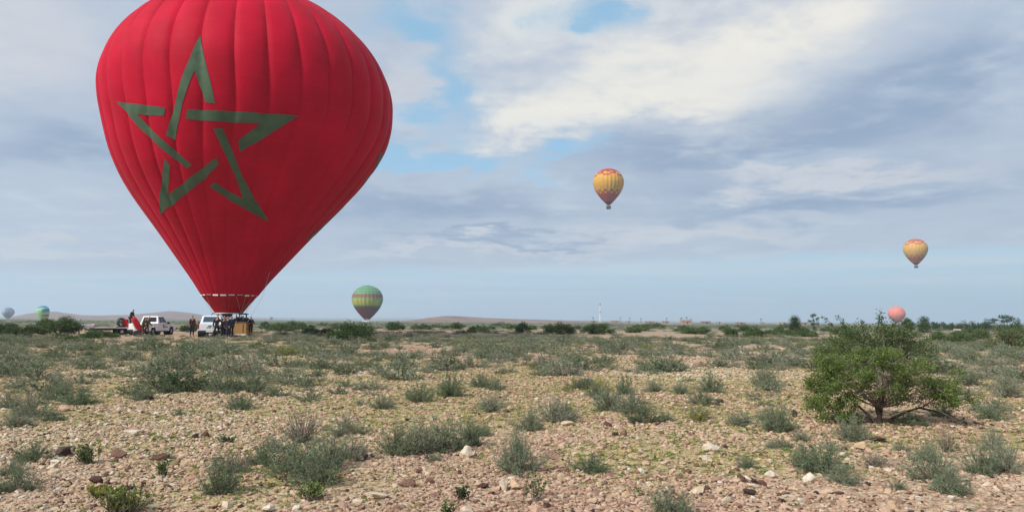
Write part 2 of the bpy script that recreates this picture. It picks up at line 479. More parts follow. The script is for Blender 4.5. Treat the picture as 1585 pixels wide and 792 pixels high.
# ------------------------------------------------------------------ hills on the skyline
def hill(name, pts, d, depth, mat_):
    """a ridge at distance d whose crest passes through (column, pixels above the level line)"""
    px = np.array([p[0] for p in pts], float); hh = np.array([p[1] for p in pts], float) * d / F
    xs = np.array([at_dist(p, d)[0] for p in px])
    gx = np.linspace(xs[0], xs[-1], 150); gy = np.linspace(-1, 1, 21)
    cx = np.interp(gx, xs, hh)
    k = np.ones(5) / 5; cx[2:-2] = np.convolve(cx, k, 'valid')
    XX, YY = np.meshgrid(gx, gy)
    prof = np.cos(np.clip(YY, -1, 1) * math.pi / 2) ** 1.3
    ZZ = np.repeat(cx[None], 21, 0) * prof * (1 + .16 * (fbm(XX / 55, YY * 3, 41, 4) - .5)) - .5
    m_ = MB(); n = 150
    m_.arr(np.stack([XX * (1 + YY * depth / d), d + YY * depth, ZZ], -1).reshape(-1, 3),
           np.array([(j * n + i, j * n + i + 1, (j + 1) * n + i + 1, (j + 1) * n + i) for j in range(20) for i in range(n - 1)]))
    o = m_.build(name, mat_, smooth=True); return tag(o, kind='structure')


M['hill'] = material('bare stony hillside', (.21, .135, .105), .95, .1, vary=.4, vscale=.02)
M['far_hill'] = material('distant hillside', (.14, .11, .10), .95, .1, vary=.3, vscale=.01)
hill('hill', [(5, 0), (22, 4), (50, 9), (75, 11.5), (88, 11), (110, 8), (130, 6), (160, 6.2), (200, 7.0), (235, 10.5), (265, 13), (290, 11), (320, 6.5), (360, 3.5), (430, 1.6), (480, 0)], 2200, 700, M['hill'])
hill('hill', [(600, 0), (640, 2.5), (665, 6.5), (690, 9.3), (715, 8.3), (760, 6.0), (820, 4.5), (900, 2.6), (990, 1.0), (1060, 0)], 1350, 420, M['hill'])
hill('hill', [(-400, 2), (-150, 5), (0, 3), (330, 4.5), (480, 3.5), (560, 3.0), (620, 4.5), (700, 3), (900, 2.6), (1050, 2.2), (1200, 1.6), (1380, 1.2), (1490, 1.4), (1512, 4.5), (1524, 4.8), (1545, 1.6), (1700, 2.0), (2000, 3)], 6500, 900, M['far_hill'])


# ------------------------------------------------------------------ stones
def rock_mesh(name, seed, sub=2, flat=.62):
    r_ = random.Random(seed); bm = bmesh.new()
    bmesh.ops.create_icosphere(bm, subdivisions=sub, radius=.5)
    planes = []
    for i in range(11):
        n = Vector((r_.gauss(0, 1), r_.gauss(0, 1), r_.gauss(0, 1))).normalized(); planes.append((n, r_.uniform(.24, .42)))
    off = Vector((r_.uniform(0, 50),) * 3)
    for v in bm.verts:
        p = v.co.copy()
        for n, d_ in planes:
            q = p.dot(n)
            if q > d_: p -= n * (q - d_)
        v.co = p * (1 + .10 * (r_.random() - .5))
    ax = (1.35 * r_.uniform(.85, 1.15), 1.1 * r_.uniform(.8, 1.1), flat * 1.35 * r_.uniform(.8, 1.2))
    for v in bm.verts: v.co = Vector((v.co.x * ax[0], v.co.y * ax[1], v.co.z * ax[2]))
    me_ = bpy.data.meshes.new(name); bm.to_mesh(me_); bm.free(); me_.materials.append(M['rock']); return me_


ROCKM = [rock_mesh('stone', 100 + i, 3, .5 + .06 * (i % 4)) for i in range(10)]
PEBM = [rock_mesh('stone', 200 + i, 1, .6 + .05 * (i % 4)) for i in range(8)]

# px, base y, width px, height px, tone, label
big_rocks = [
    (94, 706, 27, 15, .03, 'dark grey flat boulder beside the small dark green plant at lower left'),
    (144, 752, 27, 15, .05, 'dark purple-brown boulder just above the yellow-green plant at the bottom left'),
    (178, 711, 26, 13, .19, 'grey-brown rounded stone right of the small dark green plant'),
    (247, 715, 26, 10, .08, 'dark red-brown flat stone lying left of the foreground shrubs'),
    (198, 762, 14, 10, .01, 'small black stone at the top edge of the yellow-green plant'),
    (228, 616, 14, 9, .04, 'dark brown lone stone in the bare patch at the left'),
    (203, 675, 21, 12, .92, 'cream stone with an orange foot in the bare patch left of centre'),
    (317, 674, 13, 10, .10, 'small round red-brown stone in the bare left ground'),
    (351, 683, 18, 7, .0, 'flat black stone left of the dry pale shrub'),
    (40, 750, 14, 7, .97, 'small white stone below the shrub at the left edge'),
    (95, 632, 20, 10, .45, 'pinkish orange stone beside the left grey-green shrubs'),
    (243, 748, 15, 11, .85, 'pale rounded stone right of the little leafy plant'),
    (1101, 698, 26, 12, .9, 'long cream flat stone in the open gravel right of centre'),
    (1093, 709, 14, 9, .98, 'whitish stone just below the long cream flat stone'),
    (1053, 763, 20, 12, .42, 'orange-pink block of stone near the bottom right of centre'),
    (1081, 760, 27, 11, .78, 'pale two-coloured stone right of the orange-pink block'),
    (1161, 762, 20, 11, .02, 'dark charcoal stone near the bottom right of centre'),
    (992, 729, 16, 9, .95, 'small cream round stone in the yellowish patch at centre'),
    (1125, 774, 15, 9, .8, 'pale rounded stone between the orange block and the charcoal stone'),
    (878, 657, 19, 8, .74, 'flat pinkish cream stone under the grey shrubs at centre'),
    (940, 658, 14, 8, .07, 'dark brown stone right of the grey centre shrubs'),
    (953, 671, 13, 7, .02, 'low black-brown stone in front of the round dark shrub'),
    (966, 672, 11, 10, .18, 'grey upright stone beside the low black-brown one'),
    (1116, 624, 12, 8, .01, 'small black stone right of centre among pale shrubs'),
    (1336, 692, 19, 17, .62, 'yellow-orange wedge of stone in front of the green tree'),
    (1360, 681, 28, 10, .09, 'dark purple-brown slab behind the yellow-orange wedge'),
    (1413, 658, 13, 9, .66, 'tan stone right of the trunk of the green tree'),
    (1257, 742, 22, 14, .97, 'pair of whitish lumps of stone left of the low right shrub'),
    (1196, 735, 19, 11, .93, 'whitish stone left of the pair of whitish lumps'),
    (1475, 766, 12, 9, 1.0, 'small white pebble-like stone below the grey shrubs at right'),
    (1373, 787, 18, 9, .5, 'flat tilted stone at the bottom edge right'),
    (1231, 645, 10, 15, .01, 'dark triangular upright stone left of the green tree'),
    (722, 706, 20, 17, .88, 'cream boulder with a pink band below the long central shrub'),
    (779, 752, 16, 18, .86, 'upright cream stone left of the upright leafy plant'),
    (797, 752, 20, 17, .66, 'tan orange block touching the upright cream stone'),
    (748, 750, 17, 10, .05, 'dark purple stone left of the upright cream stone'),
    (855, 708, 25, 13, .25, 'brown-pink boulder right of the tall narrow grey shrub'),
    (720, 786, 24, 10, .84, 'pale tilted stone at the bottom edge near centre'),
    (830, 788, 26, 12, .40, 'red-orange flat stone below the upright leafy plant'),
    (582, 768, 36, 9, .82, 'broad pale flat stone in the gravel left of centre'),
    (632, 749, 26, 12, .17, 'grey-brown flat stone above the broad pale flat one'),
    (412, 790, 28, 11, .95, 'white-topped stone at the bottom edge left of centre'),
]


def put_rock(name, px, py, wpx, hpx, tone, label, group, seed):
    r_ = random.Random(seed)
    x, y = at_base(px, py); s_ = wpx * y / F; hz = hpx * y / F
    o = bpy.data.objects.new(name, ROCKM[seed % len(ROCKM)]); COL.objects.link(o)
    o.scale = (s_ / 1.1, s_ / 1.1 * r_.uniform(.75, 1.0), hz / .62)
    o.rotation_euler = (r_.uniform(-.25, .25), r_.uniform(-.25, .25), r_.choice((0, 3.14159)) + r_.uniform(-.5, .5))
    o.location = (x, y + s_ * .3, gzf(x, y) + hz * .36)
    o['tone'] = float(tone)
    tag(o, label, 'stone', group); return o


for i, (px, py, wp, hp, t, lab) in enumerate(big_rocks):
    put_rock('stone', px, py, wp, hp, t, lab, None, 1000 + i)
CLS = [((.28, .45), 'small pinkish brown stone lying in the gravel of the foreground', 'small pinkish stones in the foreground gravel'),
       ((.55, .72), 'small yellowish tan stone lying in the gravel of the foreground', 'small tan stones in the foreground gravel'),
       ((.76, 1.0), 'small pale cream stone lying in the gravel of the foreground', 'small pale stones in the foreground gravel'),
       ((.0, .18), 'small dark brown stone lying in the gravel of the foreground', 'small dark stones in the foreground gravel')]
cnt = 0
while cnt < 250:
    py = rnd.uniform(600, 795) if rnd.random() < .8 else rnd.uniform(560, 680); px = rnd.uniform(-20, 1605)
    x, y = at_base(px, py)
    if rnd.random() > .25 + 1.2 * float(fbm(x / 2, y / 2, 77, 2)) - .3: continue
    q = rnd.random(); c = CLS[0] if q < .36 else CLS[1] if q < .55 else CLS[2] if q < .86 else CLS[3]
    wp = min(19, 6.0 + rnd.expovariate(1 / 2.4)) * (.65 + .35 * (py - 560) / 230)
    put_rock('stone', px, py, wp, wp * rnd.uniform(.42, .72), rnd.uniform(*c[0]), c[1], c[2], 2000 + cnt); cnt += 1


# ------------------------------------------------------------------ scattered stuff through geometry nodes
def scatter(name, protos, pts, rot, scl, idx, tone, label=None):
    me_ = bpy.data.meshes.new(name); me_.from_pydata(pts.tolist(), [], [])
    for nm, ty, val in (('rot', 'FLOAT_VECTOR', rot), ('scl', 'FLOAT_VECTOR', scl), ('pick', 'INT', idx), ('tone', 'FLOAT', tone)):
        a_ = me_.attributes.new(nm, ty, 'POINT')
        a_.data.foreach_set('vector' if ty == 'FLOAT_VECTOR' else 'value', np.ascontiguousarray(val.ravel(), dtype=np.int32 if ty == 'INT' else np.float32))
    o = bpy.data.objects.new(name, me_); COL.objects.link(o); tag(o, label, None, None, 'stuff')
    ng = bpy.data.node_groups.new(name, 'GeometryNodeTree')
    ng.interface.new_socket('Geometry', in_out='INPUT', socket_type='NodeSocketGeometry')
    ng.interface.new_socket('Geometry', in_out='OUTPUT', socket_type='NodeSocketGeometry')
    b = NB(ng); gi = b.n('NodeGroupInput'); go = b.n('NodeGroupOutput')
    jn = b.n('GeometryNodeJoinGeometry')
    for pr in reversed(protos):
        oi = b.n('GeometryNodeObjectInfo', transform_space='ORIGINAL'); oi.inputs['Object'].default_value = pr; oi.inputs['As Instance'].default_value = True
        b.L.new(oi.outputs['Geometry'], jn.inputs[0])

    def att(nm, ty): 
        nd = b.n('GeometryNodeInputNamedAttribute', data_type=ty); nd.inputs['Name'].default_value = nm; return nd.outputs[0]
    ip = b.n('GeometryNodeInstanceOnPoints'); ip.inputs['Pick Instance'].default_value = True
    b.L.new(gi.outputs[0], ip.inputs['Points']); b.L.new(jn.outputs[0], ip.inputs['Instance'])
    b.L.new(att('pick', 'INT'), ip.inputs['Instance Index'])
    er = b.n('FunctionNodeEulerToRotation'); b.L.new(att('rot', 'FLOAT_VECTOR'), er.inputs[0]); b.L.new(er.outputs[0], ip.inputs['Rotation'])
    b.L.new(att('scl', 'FLOAT_VECTOR'), ip.inputs['Scale']); b.L.new(ip.outputs[0], go.inputs[0])
    md = o.modifiers.new('scatter', 'NODES'); md.node_group = ng
    return o


peb_protos = []
for i, me_ in enumerate(PEBM):                          # eight real stones that the gravel also repeats
    px, py = rnd.uniform(60, 1500), rnd.uniform(690, 785); x, y = at_base(px, py); s_ = rnd.uniform(.05, .07)
    o = link_mesh('stone', me_, None, (x, y, gzf(x, y) + s_ * .2), (0, 0, rnd.uniform(0, 6)), (s_, s_, s_)); o['tone'] = rnd.uniform(*CLS[2][0])
    tag(o, CLS[2][1], 'stone', CLS[2][2]); peb_protos.append(o)
n0 = 700000
d = np.sqrt(rng.uniform(3.5 ** 2, 46 ** 2, n0 * 6)); keep = rng.random(len(d)) < np.exp(-(d - 3.5) / 12)
d = d[keep][:420000]; a = rng.uniform(R(-43), R(43), len(d)); x, y = d * np.sin(a), d * np.cos(a)
dens = fbm(x / 1.6, y / 1.6, 61, 3); veg = vegmask(x, y)
ok = rng.random(len(d)) < np.clip(.6 + (dens - .42) * 2.6 - veg * .2, .35, 1); x, y, d = x[ok], y[ok], d[ok]
n = len(x); s_ = np.clip(np.exp(rng.normal(math.log(.0195), .52, n)), .007, .075) * (1 + .02 * d)
scl = np.stack([s_ * rng.uniform(.8, 1.3, n), s_ * rng.uniform(.7, 1.1, n), s_ * rng.uniform(.6, 1.1, n)], -1)
rot = np.stack([rng.normal(0, .3, n), rng.normal(0, .3, n), rng.uniform(0, 6.28, n)], -1)
tn = np.clip(rng.normal(.55, .2, n) + (fbm(x / 5, y / 5, 63, 2) - .5) * .5, .22, 1); tn = np.where(rng.random(n) < .07, rng.uniform(0, .15, n), tn)
scatter('gravel', peb_protos, np.stack([x, y, gz(x, y) + s_ * .08], -1), rot, scl, rng.integers(0, 8, n), tn, 'loose pinkish and cream gravel covering the foreground')


# ------------------------------------------------------------------ shrubs
def twiggy(seed, stems, twigs, leaves, leaf_l, leaf_w, h=.5, spread=1.25, dry=0.0):
    """fine grey-green desert shrub, one unit wide; returns (foliage MB, stems MB)"""
    r_ = np.random.default_rng(seed); fo, st = MB(), MB()
    for i in range(stems):
        a = r_.uniform(0, 2 * math.pi); pol = min(1.5, r_.uniform(0, 1) ** .62 * 1.2 * spread)
        L = r_.uniform(.34, .56) * (1 - .12 * pol) ; d0 = np.array([math.sin(pol) * math.cos(a), math.sin(pol) * math.sin(a), math.cos(pol) * h / .5])
        base = np.array([r_.normal(0, .05), r_.normal(0, .05), -.02]); bend = np.array([r_.normal(0, .08), r_.normal(0, .08), .12])
        T = np.linspace(0, 1, 5)[:, None]; P = base + d0 * L * T + bend * T * T * L
        st.tube([tuple(p) for p in P], [.0075, .006, .0045, .003, .0015], 3, cap=False)
        for k in range(twigs):
            t = r_.uniform(.3, 1.0); p0 = base + d0 * L * t + bend * t * t * L
            dv = d0 / np.linalg.norm(d0) * .6 + r_.normal(0, .5, 3) + np.array([0, 0, .35]); dv /= np.linalg.norm(dv)
            tl = r_.uniform(.05, .12); p1 = p0 + dv * tl
            sd_ = np.cross(dv, r_.normal(0, 1, 3)); sd_ /= np.linalg.norm(sd_) + 1e-6
            st.add([p0 - sd_ * .0022, p0 + sd_ * .0022, p1], [(0, 1, 2)])
            nl = leaves if r_.random() > dry else 0
            if nl:
                tt = r_.uniform(.1, 1.05, nl)[:, None]; q = p0 + dv * tl * tt
                ld = dv * .7 + r_.normal(0, .6, (nl, 3)); ld /= np.linalg.norm(ld, axis=1)[:, None]
                ls = np.cross(ld, r_.normal(0, 1, (nl, 3))); ls /= np.linalg.norm(ls, axis=1)[:, None] + 1e-6
                ll = leaf_l * r_.uniform(.6, 1.3, nl)[:, None]
                VV = np.concatenate([q - ls * leaf_w / 2, q + ls * leaf_w / 2, q + ld * ll], 0)
                fo.arr(VV, np.stack([np.arange(nl), np.arange(nl) + nl, np.arange(nl) + 2 * nl], -1))
    A = np.array(fo.v); wx = np.percentile(np.abs(A[:, :2]), 98.5); hz_ = np.percentile(A[:, 2], 98.5)      # unit: 1 wide, .5 high
    for m_ in (fo, st): m_.v = [(p[0] / wx / 2, p[1] / wx / 2, p[2] / hz_ * .5) for p in m_.v]
    return fo, st


NEAR = []
for i in range(6):
    f_, s2_ = twiggy(300 + i, 70, 10, 8, .042, .008, h=.46 + .05 * (i % 3))
    NEAR.append((f_.mesh('foliage', M['shrub']), s2_.mesh('stems', M['twig'])))
DRY = []
for i in range(2):
    f_, s2_ = twiggy(330 + i, 80, 11, 4, .035, .007, h=.62, spread=1.0, dry=.62)
    DRY.append((f_.mesh('foliage', M['shrub']), s2_.mesh('stems', M['twig'])))
MID = []
for i in range(8):
    f_, s2_ = twiggy(350 + i, 38, 7, 6, .055, .016, h=.48 + .05 * (i % 3), spread=1.35, dry=.6 if i > 5 else .05 * i)
    both = MB(); both.v = f_.v + s2_.v; both.n = len(both.v)
    both.f = f_.f + [tuple(k + f_.n for k in q) for q in s2_.f]; both.mi = [0] * len(f_.f) + [1] * len(s2_.f)
    MID.append(both.mesh('shrub', [M['shrub'], M['twig']]))


def near_shrub(px, py, wpx, hpx, tone, kind, label):
    x, y = at_base(px, py); s_ = wpx * y / F; hz = hpx * y / F
    fm, sm = (DRY if kind == 'dry' else NEAR)[rnd.randrange(2 if kind == 'dry' else 6)]
    y += s_ * .28
    e = empty('shrub', (x, y, gzf(x, y) - .01), rnd.uniform(0, 6.28), label, 'shrub')
    e.scale = (s_ * 1.05, s_ * 1.05, hz / .5)
    f_ = link_mesh('foliage', fm, e); f_['tone'] = tone; link_mesh('stems', sm, e)
    SHRUBXY.append((x, y, s_))
    return e


SHRUBXY = []
near_list = [  # px, base y, w, h, tone, kind
    (463, 686, 68, 50, .7, 'dry'), (532, 672, 58, 32, .5, 'n'), (450, 738, 100, 58, .4, 'n'), (482, 752, 74, 50, .35, 'n'), (542, 712, 58, 36, .65, 'n'), (508, 725, 62, 50, .45, 'n'),
    (402, 727, 52, 38, .3, 'n'), (420, 705, 38, 26, .6, 'n'), (333, 768, 62, 58, .35, 'n'), (352, 738, 62, 34, .6, 'dry'),
    (610, 703, 66, 44, .3, 'n'), (650, 701, 74, 52, .55, 'n'), (690, 696, 66, 50, .45, 'n'), (722, 688, 52, 40, .25, 'n'), (745, 671, 30, 20, .4, 'n'), (672, 712, 26, 14, .4, 'n'),
    (590, 632, 38, 23, .5, 'n'), (648, 622, 46, 28, .3, 'n'), (696, 613, 50, 36, .3, 'n'), (745, 598, 42, 22, .25, 'n'), (768, 604, 32, 18, .35, 'n'), (760, 637, 52, 28, .55, 'n'),
    (805, 732, 76, 58, .5, 'n'), (803, 712, 34, 44, .2, 'n'), (915, 728, 60, 30, .25, 'n'), (818, 664, 50, 32, .5, 'n'), (860, 652, 66, 38, .6, 'n'), (875, 645, 40, 26, .35, 'n'),
    (946, 634, 56, 36, .45, 'n'), (978, 638, 56, 34, .5, 'n'), (998, 654, 58, 32, .05, 'n'), (1032, 652, 28, 16, .4, 'n'), (922, 613, 32, 22, .4, 'n'), (968, 611, 32, 28, .3, 'n'),
    (1014, 606, 30, 18, .5, 'n'), (1055, 610, 28, 19, .4, 'n'), (1106, 608, 46, 32, .35, 'n'), (1086, 628, 42, 27, .4, 'n'), (1085, 648, 44, 23, .85, 'n'), (1152, 656, 46, 20, .5, 'n'),
    (1196, 650, 40, 24, .45, 'n'), (1157, 721, 30, 21, .3, 'n'), (1042, 796, 76, 40, .45, 'n'), (932, 603, 38, 19, 1.0, 'n'), (903, 601, 50, 17, .1, 'n'),
    (1211, 664, 56, 44, .35, 'n'), (1325, 680, 60, 38, .5, 'n'), (1284, 732, 86, 46, .3, 'n'), (1252, 722, 46, 32, .2, 'n'), (1312, 746, 52, 26, .5, 'n'), (1366, 722, 60, 22, .7, 'dry'),
    (1395, 752, 30, 18, .3, 'n'), (1399, 695, 26, 15, .5, 'n'), (1456, 742, 78, 58, .45, 'n'), (1482, 757, 60, 40, .4, 'n'), (1470, 694, 28, 40, .8, 'dry'), (1440, 712, 44, 30, .5, 'n'),
    (1530, 728, 60, 48, .35, 'n'), (1566, 724, 58, 50, .6, 'n'), (1545, 692, 40, 34, .6, 'n'), (1545, 652, 50, 22, .3, 'n'), (1568, 617, 46, 40, .6, 'n'), (1466, 648, 42, 22, .2, 'n'),
    (1415, 660, 58, 20, .15, 'n'), (1290, 694, 46, 13, .55, 'n'), (1245, 679, 32, 16, .4, 'n'), (1196, 692, 26, 9, .5, 'n'), (1212, 690, 40, 14, .5, 'n'),
    (32, 642, 58, 36, .6, 'n'), (70, 647, 46, 20, .35, 'n'), (10, 628, 32, 24, .4, 'n'), (112, 622, 62, 24, .3, 'n'), (88, 608, 44, 20, .45, 'n'), (16, 658, 54, 22, .55, 'n'),
    (211, 617, 46, 18, .4, 'n'), (276, 640, 18, 13, .3, 'n'), (366, 630, 46, 25, .35, 'n'), (340, 604, 62, 28, .35, 'n'), (386, 604, 64, 38, .4, 'n'), (420, 610, 46, 16, .3, 'n'),
    (38, 716, 62, 28, .25, 'n'), (12, 736, 34, 26, .3, 'n'), (14, 766, 62, 46, .35, 'n'), (252, 712, 26, 12, .3, 'n'), (1508, 598, 40, 26, .4, 'n'), (1190, 600, 44, 34, .45, 'n'),
]
ROWS = [(690, 'nearest row of shrubs'), (650, 'second row of shrubs'), (622, 'third row of shrubs'), (0, 'fourth row of shrubs')]
MARK = [(12, 'the tiny grey balloon'), (70, 'the half-filled lime balloon'), (186, 'the trailer'), (245, 'the lettered pickup'), (298, 'the lone standing person'), (375, 'the wicker basket'), (470, 'the bushes beside the basket'),
        (568, 'the striped balloon'), (690, 'the right-hand hill crest'), (810, 'the bare central plain'), (942, 'the higher yellow balloon'), (1062, 'the towered pink house'), (1229, 'the round dense tree'),
        (1366, 'the green thorn tree'), (1485, 'the far grove'), (1575, 'the right edge')]


def mark_of(px): return min(MARK, key=lambda q: abs(q[0] - px))[1]


def nth(i):
    if i < len(ORD): return ORD[i]
    n_ = i + 1; return f"{n_}{'th' if 10 < n_ % 100 < 14 else {1: 'st', 2: 'nd', 3: 'rd'}.get(n_ % 10, 'th')}"


ORD = ['first', 'second', 'third', 'fourth', 'fifth', 'sixth', 'seventh', 'eighth', 'ninth', 'tenth', 'eleventh', 'twelfth', 'thirteenth', 'fourteenth', 'fifteenth',
       'sixteenth', 'seventeenth', 'eighteenth', 'nineteenth', 'twentieth', 'twenty-first', 'twenty-second', 'twenty-third', 'twenty-fourth', 'twenty-fifth', 'twenty-sixth', 'twenty-seventh', 'twenty-eighth', 'twenty-ninth', 'thirtieth',
       'thirty-first', 'thirty-second', 'thirty-third', 'thirty-fourth', 'thirty-fifth', 'thirty-sixth', 'thirty-seventh', 'thirty-eighth']


def words(t, kind, wp):
    size = 'broad' if wp > 62 else 'middling' if wp > 40 else 'small'
    c = 'dry pale' if kind == 'dry' else 'dark green' if t < .15 else 'blue-green' if t < .32 else 'grey-green' if t < .52 else 'silvery grey' if t < .8 else 'yellow'
    return f'{size} {c} twiggy shrub'


byrow = {}
for s0 in near_list:
    for lim, nm in ROWS:
        if s0[1] >= lim: byrow.setdefault(nm, []).append(s0); break
for nm, lst in byrow.items():
    for i, s0 in enumerate(sorted(lst, key=lambda q: q[0])):
        near_shrub(*s0[:6], f'{words(s0[4], s0[5], s0[2])}, {ORD[i]} from the left in the {nm}')

# middle distance: random, then the far ones as stuff
cand = []
tries = rng.uniform(0, 1, (26000, 2))
for u, v_ in tries:
    d_ = math.sqrt(13.0 ** 2 + u * (70.0 ** 2 - 13.0 ** 2)); a_ = R(-44) + v_ * R(88)
    x, y = d_ * math.sin(a_), d_ * math.cos(a_); px_ = 792 + x / y * F; 
    nz = float(fbm(x / 6, y / 6, 51, 3)) - .5
    p_ = np.clip(.27 + nz * 2.2 + (d_ - 13) / 120, 0.03, .62)
    py_ = yh(px_) + CH * F / y
    if py_ > 606: p_ *= .5
    if 140 < px_ < 410 and y > 44 and y < 75: p_ *= .25
    if rng.random() > p_ * .42: continue
    s_ = float(np.clip(np.exp(rng.normal(math.log(.52), .5)), .18, 1.5))
    if py_ > 606: s_ *= .6
    if any((x - q[0]) ** 2 + (y - q[1]) ** 2 < (.36 * (s_ + q[2])) ** 2 for q in SHRUBXY[:95]): continue
    cand.append((s_ / y, x, y, s_, abs(px_ - 792) < 800))
cand.sort(key=lambda q: (-q[4], -q[0]))
n_ind = 300 - len(near_list)
mid_protos = []
for i, (k, x, y, s_, vis) in enumerate(cand[:n_ind]):
    o = link_mesh('shrub', MID[i % 8], None, (x, y, gzf(x, y) - .01), (0, 0, rnd.uniform(0, 6.28)), (s_, s_, s_ * rnd.uniform(.55, .95)))
    t = float(np.clip(rnd.gauss(.38, .23), .0, .9)); o['tone'] = t
    c = 'dark blue-green' if t < .3 else 'grey-green' if t < .55 else 'silvery grey-brown'
    tag(o, f'{c} low shrub among many on the middle ground of the stony plain', 'shrub', f'{c} shrubs dotted over the middle ground')
    if i < 8: mid_protos.append(o)
rest = np.array([(q[1], q[2], q[3]) for q in cand[n_ind:]])
d = np.sqrt(rng.uniform(70 ** 2, 520 ** 2, 60000)); keep = rng.random(len(d)) < np.clip(1.2 - d / 400, .2, 1); d = d[keep]
a = rng.uniform(R(-42), R(42), len(d)); x, y = d * np.sin(a), d * np.cos(a)
ok = rng.random(len(d)) < np.clip((fbm(x / 16, y / 16, 53, 3) - .40) * 3.2, 0.02, .55); x, y = x[ok], y[ok]
s_ = np.exp(rng.normal(math.log(1.0), .42, len(x)))
x = np.concatenate([rest[:, 0], x]); y = np.concatenate([rest[:, 1], y]); s_ = np.concatenate([rest[:, 2], s_])
n = len(x); print('far shrubs', n, 'cand', len(cand))
scatter('far_shrubs', mid_protos, np.stack([x, y, gz(x, y)], -1), np.stack([np.zeros(n), np.zeros(n), rng.uniform(0, 6.28, n)], -1),
        np.stack([s_, s_, s_ * rng.uniform(.40, .75, n) * np.clip(1.25 - y / 160, .55, 1)], -1), rng.integers(0, 8, n), np.clip(rng.normal(.43, .26, n), 0, .9), 'grey-green scrub covering the far part of the plain')


# small ground-hugging annuals
def tuft(seed, n, hgt, name):
    r_ = np.random.default_rng(seed); m_ = MB()
    p = np.stack([r_.normal(0, .2, n), r_.normal(0, .2, n), r_.uniform(0, .12, n)], -1)
    dv = r_.normal(0, 1, (n, 3)); dv[:, 2] = np.abs(dv[:, 2]) * hgt; dv /= np.linalg.norm(dv, axis=1)[:, None]
    sd_ = np.cross(dv, r_.normal(0, 1, (n, 3))); sd_ /= np.linalg.norm(sd_, axis=1)[:, None]
    l = r_.uniform(.12, .28, n)[:, None]; wd = l * .32
    VV = np.concatenate([p, p + dv * l * .5 - sd_ * wd, p + dv * l, p + dv * l * .5 + sd_ * wd], 0)
    i_ = np.arange(n); m_.arr(VV, np.stack([i_, i_ + n, i_ + 2 * n, i_ + 3 * n], -1)); return m_.mesh(name, M['leaf'])


TUFT = [tuft(400 + i, 26, 1.0, 'ground_plant') for i in range(4)]
tuft_protos = []
for i, (px, py) in enumerate(((236, 742), (458, 775), (640, 779), (905, 745))):
    x, y = at_base(px, py); o = link_mesh('ground_plant', TUFT[i], None, (x, y, gzf(x, y)), (0, 0, i * 1.3), (.11, .11, .07)); o['tone'] = .45 + .1 * i
    tag(o, ['little green leafy tuft right of the yellow-green plant at the bottom left', 'flat green leafy tuft below the foreground shrubs left of centre', 'tiny green tuft on gravel right of the broad pale flat stone', 'tiny yellowish tuft in front of the shrub at centre'][i], 'plant'); tuft_protos.append(o)
d = np.sqrt(rng.uniform(4 ** 2, 40 ** 2, 260000)); keep = rng.random(len(d)) < np.exp(-(d - 4) / 13); d = d[keep]; a = rng.uniform(R(-43), R(43), len(d)); x, y = d * np.sin(a), d * np.cos(a)
vm = vegmask(x, y); ok = rng.random(len(d)) < vm * .65 + .015; x, y, d = x[ok], y[ok], d[ok]; n = len(x); print('tufts', n)
s_ = rng.uniform(.04, .12, n) * (1 + d * .015)
scatter('ground_cover', tuft_protos, np.stack([x, y, gz(x, y)], -1), np.stack([np.zeros(n), np.zeros(n), rng.uniform(0, 6.28, n)], -1),
        np.stack([s_, s_, s_ * .55], -1), rng.integers(0, 4, n), np.clip(rng.normal(.60, .25, n), .05, 1), 'thin yellow-green annual plants between the stones')


# leafy foreground plants: upright stems with real leaves
def leafy_plant(px, py, wpx, hpx, tone, nst, label, spread=.5):
    x, y = at_base(px, py); wd = wpx * y / F; hg = hpx * y / F; r_ = np.random.default_rng(int(px * 7 + py))
    e = empty('leafy_plant', (x, y + wd * .25, gzf(x, y)), 0, label, 'plant'); lf, st = MB(), MB()
    for i in range(nst):
        b0 = np.array([r_.normal(0, wd * .14), r_.normal(0, wd * .12), 0]); a = r_.uniform(0, 6.28); o_ = r_.uniform(0, spread)
        tip = b0 + np.array([math.cos(a) * o_ * wd, math.sin(a) * o_ * wd, hg * r_.uniform(.55, 1.05)])
        st.tube([b0, b0 * .4 + tip * .6 + np.array([0, 0, -.1 * hg]), tip], [.004, .003, .0015], 4)
        for k in range(14):
            t = r_.uniform(.15, 1.05); p = b0 + (tip - b0) * t; dv = r_.normal(0, 1, 3); dv[2] = abs(dv[2]) + .25; dv /= np.linalg.norm(dv)
            s1 = np.cross(dv, r_.normal(0, 1, 3)); s1 /= np.linalg.norm(s1); up_ = np.cross(s1, dv); l = r_.uniform(.6, 1.2) * .032; wdt = l * .24
            lf.add([p, p + dv * l * .5 - s1 * wdt + up_ * .003, p + dv * l, p + dv * l * .5 + s1 * wdt + up_ * .003, p + dv * l * .5], [(0, 1, 4), (1, 2, 4), (2, 3, 4), (3, 0, 4)])
    o = lf.build('leaves', M['leaf'], e); o['tone'] = tone; st.build('stems', M['twig'], e)


